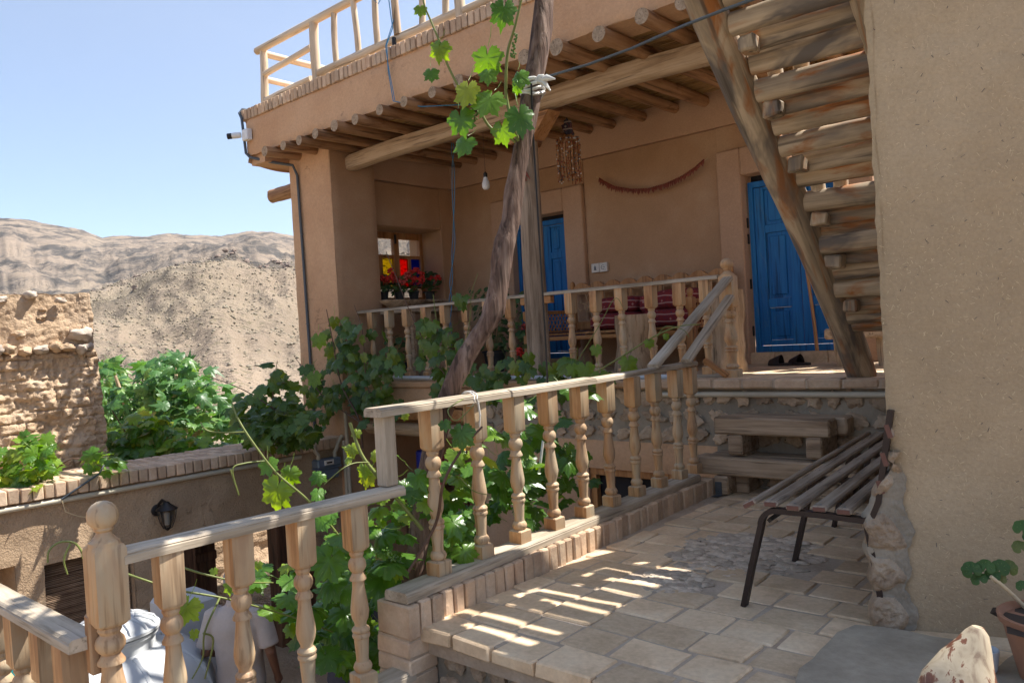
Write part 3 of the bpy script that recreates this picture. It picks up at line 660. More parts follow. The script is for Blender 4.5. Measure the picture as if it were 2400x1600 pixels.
boardpart('lintel', (-7.15, 5.62, .46), (-5.36, 5.62, .46), .19, .12, 'lintel', H, b=.008)
logpart('lintel_log', (-7.15, 5.62, .30), (-5.36, 5.62, .285), .075, .07, 'beam', H, rough=.06)
wallbox('lower_room', [(-7.4, -5.2, 8.0, 8.1, -1.95, .6)], 'porch')
# terrace: floor, retaining walls
T = thing('terrace', 'raised tiled terrace with stone front and brick kerb below the porch', 'terrace', (-1.2, 3.9, -1.95))
XL = -2.62
mb = MB(); mb.box(-2.74, 3.0, 2.28, 5.6, -.12, -.004, mi=0)
for q in range(2): pass
rt = random.Random(11); y = 2.235; row = 0
while y < 5.6:
    h = .205+rt.uniform(-.006, .006); x = XL+.03-rt.uniform(0, .18)
    while x < .9:
        wd = .25+rt.uniform(-.03, .03); x0 = max(x, XL)
        cx, cy = (x0+x+wd)/2, y+h/2
        lump = (cx+1.9)**2/.13+(cy-3.95)**2/.16 < 1 or (cx+2.0)**2/.03+(cy-3.35)**2/.03 < 1
        if x+wd-x0 > .05 and not lump:
            g = rt.uniform(.005, .010); tz = rt.uniform(-.005, .004); skew = .0
            mb.bbox(x0+g, x+wd-g, y+g, y+h-g, -.04 if row else -.055, .004+tz, .007, rv=rt.random(), mi=1, jit=.0045)
        x += wd
    y += h; row += 1
for i in range(420):
    a = rt.uniform(0, 6.28); q = math.sqrt(rt.random()); X_, Y_ = -1.9+.37*q*math.cos(a), 3.95+.42*q*math.sin(a)
    if i % 5 == 0: X_, Y_ = -2.0+.18*q*math.cos(a), 3.35+.18*q*math.sin(a)
    s = rt.uniform(.018, .045); mb.blob((X_, Y_, -.003), (s*1.2, s, s*.26), rt.uniform(0, 99), (8, 5), .3, mi=2)
obj('tile_floor', mb, ['joint', 'tile', 'rubble'], T)
rubble('front_wall', -2.60, 1.5, -1.95, -.056, 2.33, T, 8, size=.10)
rubble('side_wall', 2.35, 5.55, -1.95, -.12, -2.73, T, 9, axis='x', sgn=-1, size=.12)
mb = MB(); y = 2.17
while y < 5.2:
    wd = .062+rt.uniform(-.003, .004); xo = -.056*(y-2.46)*.9
    mb.bbox(-2.80+xo, -2.585+xo+rt.uniform(-.005, .005), y, y+wd, -.03, .118+rt.uniform(-.004, .004), .008, jit=.003); y += wd+.011
for k in range(5): mb.bbox(-2.80+rt.uniform(-.002, .002), -2.585+rt.uniform(-.002, .002), 2.168+rt.uniform(-.002, .002), 2.33, -.037-.075*(k+1), -.042-.075*k, .007, jit=.002)
mb.box(-2.796, -2.59, 2.176, 2.32, -.41, -.03, rv=.3, mi=1)
mb.add([(-2.795, 2.18, -.03), (-2.595, 2.18, -.03), (-2.745, 5.2, -.03), (-2.955, 5.2, -.03), (-2.795, 2.18, .105), (-2.595, 2.18, .105), (-2.745, 5.2, .105), (-2.955, 5.2, .105)], [(0, 1, 2, 3), (4, 7, 6, 5), (0, 4, 5, 1), (1, 5, 6, 2), (2, 6, 7, 3), (3, 7, 4, 0)], .2, mi=1)
obj('brick_kerb', mb, ['brick', 'joint'], T)
mb = MB(); mb.bbox(-2.9, 1.5, -.2, 2.16, -.36, -.26, .02); mb.box(-2.88, 1.5, -.2, 2.325, -1.95, -.365)
struct('lower_landing', mb, 'cement')
mb = MB()
for (cx, cy, rx, ry, sd) in ((-.86, 2.86, .30, .36, 3), (-.42, 2.95, .16, .30, 5), (-.5, 2.45, .3, .2, 8), (-.1, 2.9, .2, .25, 9)):
    n = 22; vs = []; 
    for z in (.006, .026):
        for k in range(n):
            t = 2*math.pi*k/n; r = 1+.16*noise.noise(Vector((math.cos(t)*1.5+sd, math.sin(t)*1.5, 0)))*2; q = 1/max(abs(math.cos(t)), abs(math.sin(t)))
            r *= 1+(q-1)*.45; vs.append((cx+rx*r*math.cos(t), cy+ry*r*math.sin(t), z))
    mb.add(vs, [(k, (k+1) % n, n+(k+1) % n, n+k) for k in range(n)]+[tuple(range(n, 2*n)), tuple(range(n))[::-1]], rnd.random())
obj('paving_slab', mb, 'slab', T)
# ------------------------------------------------------------ building at right with straw plaster
B = thing('straw_plaster_building', 'near mud building with straw flecked plaster at right edge', 'building', (.6, 4.9, 0))
p0 = Vector((-.955, 3.271, 0)); dr = Vector((.95, .30, 0)).normalized(); nr = Vector((dr.y, -dr.x, 0))
def wf(u, v):
    s = 2.6*u; z = .0+3.2*v; e = .0
    wob = noise.fractal(Vector((s*1.4, z*1.4, 2)), .8, 2, 4)*.012+noise.fractal(Vector((s*9, z*9, 7)), .8, 2, 3)*.0022
    if u == 0: s += .008*noise.fractal(Vector((0, z*9, 4)), .8, 2, 4); wob -= .022
    elif u < .012: wob -= .005
    zz = z
    return p0+dr*(s)+nr*(wob)+Vector((0, 0, zz))
mb = MB(); mb.grid(170, 190, wf, mi=0)
mb.grid(40, 60, lambda u, v: (-.955+.02*math.sin(v*0)+.012*noise.fractal(Vector((u*9, v*9, 1)), .8, 2, 4)-(0 if u > .02 else -.018), 3.28+3.0*u, 3.2*v), flip=True, mi=0)
mb.box(-.93, 1.5, 3.35+.75, 6.2, 0, 3.195, mi=0); mb.add([(-.94, 3.3, 3.2), (1.5, 4.05, 3.2), (1.5, 6.2, 3.2), (-.94, 6.2, 3.2)], [(0, 1, 2, 3)], .5)
rs_ = random.Random(5)
for i in range(5200):
    u, v = rs_.random()**.9*.62, rs_.random(); c = Vector(wf(u, v))+nr*.0012
    a = rs_.uniform(0, math.pi); l = rs_.uniform(.0018, .0060)*(.8+rs_.random()); wd = .0006+.0006*rs_.random()
    d1 = dr*math.cos(a)+Vector((0, 0, math.sin(a))); d2 = dr*-math.sin(a)+Vector((0, 0, math.cos(a)))
    mb.add([c-d1*l-d2*wd, c+d1*l-d2*wd+nr*.001, c+d1*l+d2*wd+nr*.001, c-d1*l+d2*wd], [(0, 1, 2, 3)], rs_.random(), mi=1 if i % 9 else 2)
obj('wall', mb, ['straw_wall', 'straw', 'grit'], B, angle=60)
# rough stone foot of that wall
mb = MB(); SF = [(-.065, .575, .075, .05, 1), (-.045, .375, .085, .062, 2), (-.06, .215, .085, .07, 3), (-.055, .055, .11, .08, 4), (.03, .66, .035, .05, 6)]
def foot(u, v):
    z = .70*v; s0 = -.10-.022*noise.noise(Vector((z*11, 3, 0)))*2
    if z > .5: s0 += (z-.5)*.75
    s1 = .06+.02*noise.noise(Vector((z*9, 7, 1)))*2+.007*noise.noise(Vector((z*40, 7, 1)))-max(0, z-.55)*.5
    s = s0+(s1-s0)*u; o = .008+.007*noise.fractal(Vector((s*18, z*18, 5)), .7, 2, 5)-.05*max(0, .12-u)/.12
    if u > .97: o = -.01
    for (cs_, cz, a, b_, sd) in SF:
        d = ((s-cs_)/a)**2+((z-cz)/b_)**2; d *= 1+.7*noise.noise(Vector((s*14+sd, z*14, sd)))
        if d < 1: o = max(o, o+.020*min(1, 2.2*(1-d))+.012*noise.fractal(Vector((s*26, z*26, sd)), .7, 2.2, 4)) if u > .05 else o+.01
    q = p0+dr*s+nr*o; q.z = z; return q
nu_, nv_ = 60, 130
def instone(c):
    s = (c-p0).dot(dr); z = c.z
    return any(((s-a)/c_)**2*(1+.7*noise.noise(Vector((s*14+sd, z*14, sd))))+((z-b_)/d_)**2*(1+.7*noise.noise(Vector((s*14+sd, z*14, sd)))) < .97 for a, b_, c_, d_, sd in SF)
mb.grid(nu_, nv_, foot, mi=0)
for q in range(len(mb.f)):
    c = sum((Vector(mb.v[i]) for i in mb.f[q]), Vector())/4
    if instone(c): mb.m[q] = 1
mb.grid(6, nv_, lambda u, v: Vector(foot(0, v))*(1-u)+(Vector((-1.0, 3.75, .70*v)))*u, mi=0, flip=True)
obj('stone_foot', mb, ['cement', 'stone'], B, angle=180)
# ------------------------------------------------------------ courtyard wall with coping
Cw = thing('courtyard_wall', 'brown mud courtyard wall with brick coping and pipe at lower left', 'wall', (-7.7, 2.5, -1.95))
def cw(a, b, z0, z1, amp=.02): 
    nu, nv = max(2, int((b-a)/.05)), max(2, int((z1-z0)/.05)); mb = MB()
    mb.grid(nu, nv, lambda u, v: (-7.5+amp*noise.fractal(Vector((a+(b-a)*u, z0+(z1-z0)*v, 0))*2.2, .8, 2, 5)+.004*noise.noise(Vector((a+(b-a)*u, z0+(z1-z0)*v, 0))*30), a+(b-a)*u, z0+(z1-z0)*v), flip=False)
    mb.box(-7.95, -7.53, a, b, z0, z1); return mb
for (a, b, z0, z1) in ((-1.5, 2.14, -.44, .075), (-1.5, 1.5, -1.95, -.44), (2.14, 2.35, -1.95, .075), (2.35, 3.1, -.49, .075), (2.35, 3.1, -1.95, -1.6), (3.1, 3.55, -1.95, .075), (3.55, 5.455, -.6, .075), (5.3, 5.455, -1.95, -.6)):
    obj('wall_plaster', cw(a, b, z0, z1), 'court_wall', Cw, angle=60)
mb = MB(); y = -1.5; rc = random.Random(4)
while y < 5.44:
    wd = .076+rc.uniform(-.004, .004)
    if y+wd > 5.45: break
    mb.bbox(-7.66, -7.43+rc.uniform(-.006, .006), y, y+wd, .078, .193+rc.uniform(-.004, .004), .007, rv=rc.random(), jit=.003)
    y += wd+.012
for k in range(3):
    y = -1.5+k*.03
    while y < 5.35:
        wd = .076; mb.bbox(-7.67-.21*(k+1)+.0, -7.67-.21*k-.008, y, y+wd, .078, .186+rc.uniform(-.004, .002), .006, rv=rc.random(), jit=.003); y += wd+.012
mb.box(-8.25, -7.46, -1.5, 5.44, .08, .176, rv=.2, mi=1)
obj('brick_coping', mb, ['brick', 'joint'], Cw)
mb = MB(); mb.tube([(-7.462, -1.5, .035), (-7.462, 1.5, .037), (-7.462, 4.9, .04)], .024, 12); obj('conduit', mb, 'pipe', Cw)
# blind, recess and dark room behind the openings
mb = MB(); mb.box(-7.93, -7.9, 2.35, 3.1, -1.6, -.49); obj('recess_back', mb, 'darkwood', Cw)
z = -.50; bm_ = MB()
while z > -1.58:
    bm_.tube([(-7.60+U(-.003, .003), 2.365, z+U(-.002, .002)), (-7.60, 3.085, z+U(-.004, .004))], .0055, 5); z -= .0145
bl = obj('reed_blind', bm_, 'blindreed', Cw)
mb = MB(); mb.box(-7.93, -7.86, 1.5, 2.14, -1.95, -.44); obj('recess_back', mb, 'court_wall', Cw)
boardpart('gate_post', (-7.56, 4.62, -1.95), (-7.56, 4.62, -.6), .18, .14, 'darkwood', Cw)
boardpart('gate_post', (-7.56, 3.62, -1.95), (-7.56, 3.62, -.6), .12, .12, 'darkwood', Cw)
g = MB()
for k in range(3): g.bbox(-7.86, -7.82, 3.68+k*.125, 3.80+k*.125, -1.93, -.62, .006)
for z in (-.9, -1.4): g.bbox(-7.82, -7.79, 3.68, 4.05, z, z+.09, .006)
obj('gate_leaf', g, 'darkwood', Cw)
g = MB()
for k in range(4): g.bbox(-7.86+.0*k, -7.82, 4.74+k*.125, 4.86+k*.125, -1.93, -.62, .006)
obj('gate_leaf', g, 'darkwood', Cw)
mb = MB(); mb.grid(50, 60, lambda u, v: (-10.7+.07*noise.fractal(Vector((u*14, v*8, 0)), .7, 2, 6), 3.6+4.6*u, -2.3+1.95*v), flip=False)
tag(obj('alley_wall', mb, 'mud', smooth=True, angle=60), 'sunlit rough mud wall seen through the dark courtyard gate', 'wall')
mb = MB(); mb.box(-11.5, -8.25, -2, 3.9, -.15, .06); mb.box(-9.1, -8.26, 3.9, 5.4, -.2, .0)
struct('flat_earth_roof', mb, 'soil')
# ------------------------------------------------------------ crumbling mud brick building
MBd = MB(); rb = random.Random(21)
def mudf(a, z):      # relief of courses and bricks, a along Y, z height
    row = math.floor(z/.105); off = (row % 2)*.11+.06*noise.noise(Vector((row*3.1, 0, 0)))
    fb = ((a+off)/.235) % 1; fz = (z/.105) % 1
    q = min(fz, 1-fz)*.105; p_ = min(fb, 1-fb)*.235
    worn = noise.fractal(Vector((a*3, z*3, 9)), .7, 2, 4)
    h = min(1, min(q/.016, p_/.016)); bid = noise.noise(Vector((row*7.7, math.floor((a+off)/.235)*5.3, 1)))
    return (.030+.030*bid)*h*max(.1, min(1, .75+worn))+.035*worn+.020*noise.fractal(Vector((a*20, z*20, 3)), .6, 2, 5)
X0 = -9.0; ZT = 1.93
def mface(u, v):
    a = -1.2+4.74*u; z = .0+ZT*v
    low = 1.0 if z < 1.32 else 0.0
    d = mudf(a, z) if z < 1.32 else .03*noise.fractal(Vector((a*3, z*3, 4)), .8, 2, 5)+.01*noise.noise(Vector((a*25, z*25, 0)))-.01
    lean = .0
    top = .05*noise.fractal(Vector((a*1.6, 0, 2)), .8, 2, 4)
    edge = .04*noise.fractal(Vector((0, z*3.2, 5)), .8, 2, 4)-.10*(z/ZT)*(1 if u == 1 else u)
    return (X0+d-(.05 if u == 1 else 0), a+(edge if u > .97 else 0), z+(top if v == 1 else 0))
MBd.grid(300, 150, mface, mi=0)
MBd.grid(24, 60, lambda u, v: (lambda p: (p[0]-2.2*u, p[1]+.02*noise.fractal(Vector((u*9, v*9, 1)), .8, 2, 4), p[2]))(mface(1, v)), mi=0)
MBd.grid(60, 12, lambda u, v: (lambda p: (p[0]-2.2*v, p[1], p[2]+.04*noise.fractal(Vector((u*14, v*6, 8)), .8, 2, 4)*(v > 0)))(mface(u, 1)), mi=0)
for i in range(34):       # ledge of stones
    a = -1.15+i*.135+rb.uniform(-.02, .02)
    MBd.blob((X0+.05, a, 1.36+rb.uniform(-.015, .02)), (.075, rb.uniform(.05, .075), rb.uniform(.04, .055)), rb.uniform(0, 99), (12, 8), .3, rv=rb.random(), mi=1 if i % 3 == 0 else 0)
for i in range(70):
    a = rb.uniform(-1.1, 3.25); z = rb.uniform(1.42, 1.92); s = rb.uniform(.025, .06)
    MBd.blob((X0-.01, a, z), (s*.8, s*1.3, s*.7), rb.uniform(0, 99), (10, 7), .5, rv=rb.random(), mi=1 if i % 2 else 0)
for (a, z, s) in ((3.3, 1.50, .11), (3.35, 1.36, .07), (2.85, 1.92, .06), (3.12, 1.86, .05)):
    MBd.blob((X0+.03, a, z), (s*.7, s*1.1, s*.6), a, (12, 8), .35, rv=.7, mi=1)
mm = obj('mud_brick_building', MBd, ['mud', 'mudstone'], angle=80)
tag(mm, 'crumbling mud brick building with stone ledge and rubble top, at left edge', 'building')
# ------------------------------------------------------------ balustrades
PROF = [(0, .040, 1), (.006, .041, 1), (.058, .041, 1), (.064, .036, .9), (.066, .030, 0), (.075, .036), (.085, .039), (.095, .036), (.104, .030), (.108, .026), (.122, .025), (.15, .027),
        (.195, .030), (.203, .030), (.206, .035), (.214, .037), (.222, .034), (.226, .030), (.230, .036), (.238, .037), (.246, .032), (.252, .024), (.262, .024), (.285, .034), (.31, .038), (.335, .036), (.37, .031), (.41, .0255),
        (.437, .024), (.440, .034), (.447, .034), (.462, .026), (.470, .022), (.480, .030), (.492, .036), (.505, .037), (.518, .034), (.528, .027), (.533, .024), (.54, .027), (.546, .030), (.552, .029), (.556, .028, 0), (.560, .034, .5), (.574, .039, 1), (.744, .040, 1), (.75, .039, 1)]
NEW = [(z, r*1.22, *q) for z, r, *q in PROF[:-2]]+[(.80, .049, 1), (.812, .044, 1), (.818, .046, .2), (.826, .046), (.832, .038), (.846, .026), (.856, .022), (.864, .03)]+[(.907+.047*math.sin(t), .047*math.cos(t)) for t in [x*.3 for x in range(-3, 6)]]+[(.953, .008)]
def mesh_lathe(prof, mat, name, seg=24):
    mb = MB(); mb.lathe(prof, seg, rv=.5); o = obj(name, mb, mat, Mw=Matrix.Identity(4), angle=38); me = o.data; bpy.data.objects.remove(o); return me
BAL = mesh_lathe(PROF, 'honey', 'baluster'); NWL = mesh_lathe(NEW, 'honey', 'newel_post')
def inst(name, me, parent, M_):
    o = bpy.data.objects.new(name, me); COLL.objects.link(o); o.parent = parent; o.matrix_basis = parent_world(parent).inverted() @ M_; return o
def place_bal(par, x, y, z, h=1.0, name='baluster', me=None, s=1.0):
    return inst(name, me or BAL, par, Matrix.Translation((x, y, z)) @ Matrix.Rotation(U(-.008, .008), 4, 'X') @ Matrix.Rotation(U(-.008, .008), 4, 'Y') @ Matrix.Rotation(U(-.1, .1), 4, 'Z') @ Matrix.Diagonal((s, s, h, 1)))
def board(name, pts, w_, h, par, mat='rail'):    # moulded handrail with groove lines
    p0, p1 = Vector(pts[0]), Vector(pts[1]); m, L = frame(p0, p1); mb = MB()
    a, b = w_/2, h/2
    sec = [(-a, -b), (-a, b*.25), (-a+.004, b*.45), (-a+.002, b*.6), (-a+.012, b), (a-.012, b), (a-.002, b*.6), (a-.004, b*.45), (a, b*.25), (a, -b)]
    n = len(sec); k = 14; vs = []
    for i in range(k+1):
        for (x, y) in sec: vs.append((x+.0015*noise.noise(Vector((i*.7, x*30, y*30))), y+.002*noise.noise(Vector((i*.5, x*9, 3))), L*i/k))
    # local x is horizontal, local y must be up
    fs = [(i*n+j, i*n+(j+1) % n, (i+1)*n+(j+1) % n, (i+1)*n+j) for i in range(k) for j in range(n)]
    fs += [tuple(range(n))[::-1], tuple(k*n+j for j in range(n))]
    up = m.to_3x3() @ Vector((0, 1, 0)); 
    if up.z < 0: vs = [(x, -y, z) for x, y, z in vs]; fs = [f[::-1] for f in fs]
    mb.add(vs, fs, rnd.random()); return obj(name, mb, mat, par, Mw=m, angle=30)
xr = lambda y: -2.68-.055*(y-2.456)
R1 = thing('terrace_balustrade', 'turned wood balustrade with sunlit top rail along the tiled terrace kerb', 'balustrade', (-2.75, 3.7, .12))
board('top_rail', [(xr(2.10)+.01, 2.10, .943), (xr(3.80), 3.80, .94)], .105, .038, R1)
board('top_rail', [(xr(3.80), 3.81, .937), (xr(5.16), 5.18, .952)], .095, .032, R1)
board('bottom_rail', [(xr(2.18), 2.18, .142), (xr(5.05), 5.08, .142)], .14, .045, R1)
boardpart('corner_post', (xr(2.2), 2.175, .622), (xr(2.2), 2.175, .924), .068, .068, 'rail', R1)
for k in range(9): place_bal(R1, xr(2.456+.3*k)+U(-.003, .003), 2.456+.3045*k, .165, 1.012)
place_bal(R1, xr(5.12), 5.13, .165, 1.015)
R2 = thing('landing_balustrade', 'low turned wood balustrade with grey rail and ball newel before the water tank', 'balustrade', (-2.65, 1.6, -.21))
board('top_rail', [(-2.65, 1.045, .603), (-2.65, 2.215, .60)], .10, .04, R2)
board('bottom_rail', [(-2.65, .95, -.185), (-2.65, 2.2, -.185)], .13, .04, R2)
for y in (1.205, 1.457, 1.715, 1.975): place_bal(R2, -2.65, y, -.165, 1.0)
inst('newel_post', NWL, R2, Matrix.Translation((-2.65, 1.005, -.165)))
R3 = thing('stair_balustrade', 'turned wood balustrade running left from the ball topped newel at bottom left corner', 'balustrade', (-3.2, .95, -.5))
board('top_rail', [(-2.70, .95, .343), (-3.95, .95, .343)], .10, .042, R3)
board('bottom_rail', [(-2.72, .95, -.45), (-3.95, .95, -.45)], .12, .04, R3)
for x in (-2.83, -3.07, -3.31, -3.56, -3.82): place_bal(R3, x, .95, -.43, 1.0)
boardpart('end_block', (-2.70, .975, .24), (-2.70, .975, .43), .04, .04, 'honey', R3)
R4 = thing('porch_balustrade', 'turned wood balustrade along the porch edge on both sides of the column', 'balustrade', (-5.1, 5.75, .8))
board('top_rail', [(-7.46, 5.75, 1.592), (-4.83, 5.75, 1.592)], .085, .03, R4)
board('top_rail', [(-4.60, 5.75, 1.592), (-2.86, 5.75, 1.592)], .085, .03, R4)
for a, b in ((-4.90, -4.82), (-4.61, -4.53)): boardpart('end_block', (a, 5.75, 1.54), (b, 5.75, 1.54), .06, .07, 'takht', R4)
board('bottom_rail', [(-7.35, 5.75, .82), (-4.83, 5.75, .82)], .10, .026, R4); board('bottom_rail', [(-4.60, 5.75, .82), (-2.86, 5.75, .82)], .10, .026, R4)
for x in (-7.16, -6.86, -6.56, -6.26, -5.96, -5.65, -5.35, -5.05, -4.33, -4.05, -3.78, -3.49, -3.22, -2.99): place_bal(R4, x, 5.75, .832, .993)
inst('newel_post', NWL, R4, Matrix.Translation((-2.79, 5.75, .806)) @ Matrix.Diagonal((1.12, 1.12, .97, 1)))
board('handrail', [(-2.78, 4.56, .972), (-2.77, 5.71, 1.575)], .085, .03, R4); board('handrail', [(-2.765, 4.98, .98), (-2.755, 5.70, 1.43)], .075, .035, R4)
boardpart('brace', (-2.93, 5.56, .955), (-2.76, 5.60, .825), .05, .04, 'takht', R4)
# roof railing of peeled poles
R5 = thing('roof_pole_railing', 'railing of pale peeled poles on the roof edge', 'railing', (-5.6, 5.2, 4.08))
RY = 5.2
logpart('top_rail', (-8.30, RY, 4.735), (-5.3, RY, 4.765), .043, .043, 'pale', R5); logpart('top_rail', (-5.28, RY, 4.765), (-2.3, RY, 4.78), .043, .04, 'pale', R5)
logpart('bottom_rail', (-8.16, RY, 4.135), (-7.28, RY, 4.15), .036, .034, 'pale', R5); logpart('bottom_rail', (-7.10, RY, 4.165), (-5.0, RY, 4.175), .045, .04, 'pale', R5); logpart('bottom_rail', (-4.9, RY, 4.165), (-2.3, RY, 4.175), .045, .04, 'pale', R5)
logpart('brace', (-8.18, RY, 4.43), (-7.24, RY, 4.50), .036, .034, 'pale', R5)
for x, r in ((-8.2, .046), (-7.16, .052), (-4.95, .05), (-2.7, .05)): logpart('post', (x, RY, 4.075), (x, RY, 4.73), r, r*.95, 'pale', R5)
for x in (-6.80, -6.45, -6.13, -5.47, -5.14, -4.6, -4.25, -3.9, -3.55, -3.2): logpart('baluster', (x, RY, 4.19), (x+U(-.02, .02), RY, 4.74), .032, .032, 'pale', R5)
logpart('baluster', (-5.80, RY-.02, 4.20), (-5.79, RY-.03, 4.95), .038, .034, 'beam', R5)
logpart('side_rail', (-8.2, RY, 4.70), (-8.2, 8.8, 4.70), .04, .04, 'pale', R5); logpart('side_rail', (-8.2, RY+.02, 4.38), (-8.2, 8.8, 4.38), .036, .036, 'pale', R5)
for y in (6.6, 8.0): logpart('post', (-8.2, y, 4.03), (-8.2, y, 4.68), .045, .045, 'pale', R5)
# ------------------------------------------------------------ ladder stair
ST = thing('log_stair', 'steep stair of rough logs leaning over the porch beside the near wall', 'stair', (-1.5, 5.6, .8))
def strg(x, nm='stringer'):
    a, b = Vector((x-.02, 5.70, .80)), Vector((x, 2.72, 3.86)); m, L = frame(a, b); mb = MB(); n = 34
    pts = [(.02*math.sin(i*.22), .03*math.sin(i*.16+1), L*i/n) for i in range(n+1)]
    mb.tube(pts, [.098-.008*i/n for i in range(n+1)], 22, rough=.05); return obj(nm, mb, ['stairlog', 'logend'], ST, Mw=m, angle=60)
strg(-1.80); strg(-1.06)
TR = [(2.93, 3.56), (3.21, 3.30), (3.485, 3.03), (3.755, 2.762), (4.024, 2.488), (4.312, 2.235), (4.604, 1.955), (4.80, 1.72), (5.05, 1.455)]
for (ty, tz) in TR:
    xa, xb = -1.725+U(-.01, .01), -.968; lo = tz < 2.1
    logpart('tread_log', (xa, ty, tz-.050), (xb, ty+.010, tz-.050+U(-.005, .005)), .060, .063, 'stairlog', ST, rough=.05, flat=.8, bend=.004)
    logpart('tread_log', (xa+.03, ty+.105, tz-.130), (xb, ty+.105, tz-.125), .060, .064, 'stairlog', ST, rough=.05, flat=.52)
    logpart('tread_log', (xa, ty+.203, tz-.195), (xb, ty+.213, tz-.185), .072, .078, 'stairlog', ST, rough=.05, flat=.66)
    if lo: boardpart('riser_board', (xa+.05, ty+.23, tz-.20), (xb, ty+.24, tz-.20), .03, .09, 'stairlog', ST, up=(0, 1, 0))
    for k, px_ in enumerate((-1.65, -1.52) if 1.9 < tz < 2.9 else ()): logpart('upright_pole', (px_, ty+.315, tz-.30), (px_+.005, ty+.31, tz-.02), .040, .040, 'pale' if k < 2 else 'beam', ST, nseg=3, rough=.02)
    mb = MB(); mb.bbox(-1.70, -1.61, ty-.01, ty+.08, tz-.20, tz-.12, .01, jit=.008); obj('cleat', mb, 'stairlog', ST)
for z, y in ((1.19, 5.30), (1.30, 5.22)): logpart('tread_log', (-1.72, y, z), (-.97, y+.02, z+.01), .06, .06, 'stairlog', ST, rough=.08)
# paling screen beyond the stair
PF = thing('pole_screen', 'screen of sunlit pale upright poles seen through the gaps of the log stair', 'fence', (-1.2, 8.3, .8))
x = -1.75; i = 0
while x < .4:
    r = .045+U(-.008, .01); logpart('pole', (x, 8.35+U(-.02, .02), .8), (x+U(-.02, .02), 8.35, 4.65+U(-.1, .1)), r, r*.9, 'pale' if i % 4 else 'beam', PF, nseg=5); x += .125+U(0, .03); i += 1
for z in (1.6, 3.2, 4.4): logpart('cross_pole', (-2.2, 8.45, z), (.45, 8.45, z), .04, .04, 'pale', PF, nseg=5)
TB = thing('log_table', 'low rough plank table with log leg under the log stair', 'table', (-1.9, 6.9, .8))
boardpart('table_top', (-2.42, 6.95, 1.085), (-1.3, 6.95, 1.085), .5, .09, 'timber', TB, b=.015)
for x in (-2.33, -1.99, -1.4): logpart('leg', (x, 6.85, .8), (x, 6.85, 1.04), .05, .05, 'beam', TB)
TRY = thing('tea_tray', 'shallow metal tray on the log table', 'tray', (-2.05, 6.9, 1.13))
mb = MB(); mb.lathe([(0, .16), (.004, .2), (.03, .24), (.033, .243), (.03, .236), (.008, .195), (.006, .01)], 28); obj('tray_dish', mb, 'steel', TRY, Mw=Matrix.Translation((-2.05, 6.9, 1.131)))
CP = thing('copper_pot', 'round copper pot on the tray under the log stair', 'pot', (-2.12, 6.95, 1.137))
mb = MB(); mb.lathe([(0, .05), (.01, .085), (.05, .11), (.09, .10), (.12, .07), (.13, .075), (.135, .07), (.12, .06)], 24); obj('pot_body', mb, 'copper', CP, Mw=Matrix.Translation((-2.12, 6.95, 1.137)))
mb = MB(); mb.tube([(-2.22, 6.95, 1.25), (-2.2, 6.95, 1.32), (-2.12, 6.95, 1.35), (-2.04, 6.95, 1.32), (-2.02, 6.95, 1.25)], .006, 6); obj('handle', mb, 'copper', CP)
# ------------------------------------------------------------ timber steps
def timber_step(lb, y, z0, z1, x0, x1, foot, second):
    t = thing('timber_step', lb, 'step', ((x0+x1)/2, y+.1, z0-.14)); mb = MB()
    def bal(a, b, c, d, e, f):
        nu = 26; vs = []
        q = MB(); q.bbox(a, b, c, d, e, f, .012, jit=.004); return q
    obj('beam', bal(x0, x1, y, y+.15, z0, z1), 'timber', t); obj('beam', bal(x0+.05, x1+.06, y+.155, y+.31, z0+.003, z1+.002), 'timber', t)
    for x in foot:
        mb = MB(); mb.bbox(x-.055, x+.055, y-.01, y+.3, z0-.14, z0-.001, .01, jit=.005); obj('support_block', mb, 'timber', t)
    return t
s1 = timber_step('lower grey timber step standing on the tiles, with steel bracket', 5.20, .145, .272, -2.86, -1.72, (-2.66, -1.9), 1)
mb = MB(); mb.bbox(-2.70, -2.65, 5.183, 5.189, .0, .10, .002); mb.bbox(-2.70, -2.65, 5.12, 5.189, .002, .006, .001)
for z in (.03, .07): mb.lathe([(0, .006), (.004, .005)], 8, Matrix.Translation((-2.675, 5.183, z)) @ Matrix.Rotation(math.pi/2, 4, 'X'))
obj('bracket', mb, 'steel', s1)
s2 = timber_step('upper brown timber step with cracked face against the stone wall', 5.245, .435, .555, -2.72, -1.89, (-2.56, -2.0), 1)
for x in (-2.56, -2.0):
    mb = MB(); mb.bbox(x-.05, x+.05, 5.32, 5.50, .0, .294, .01); obj('support_post', mb, 'timber', s2)
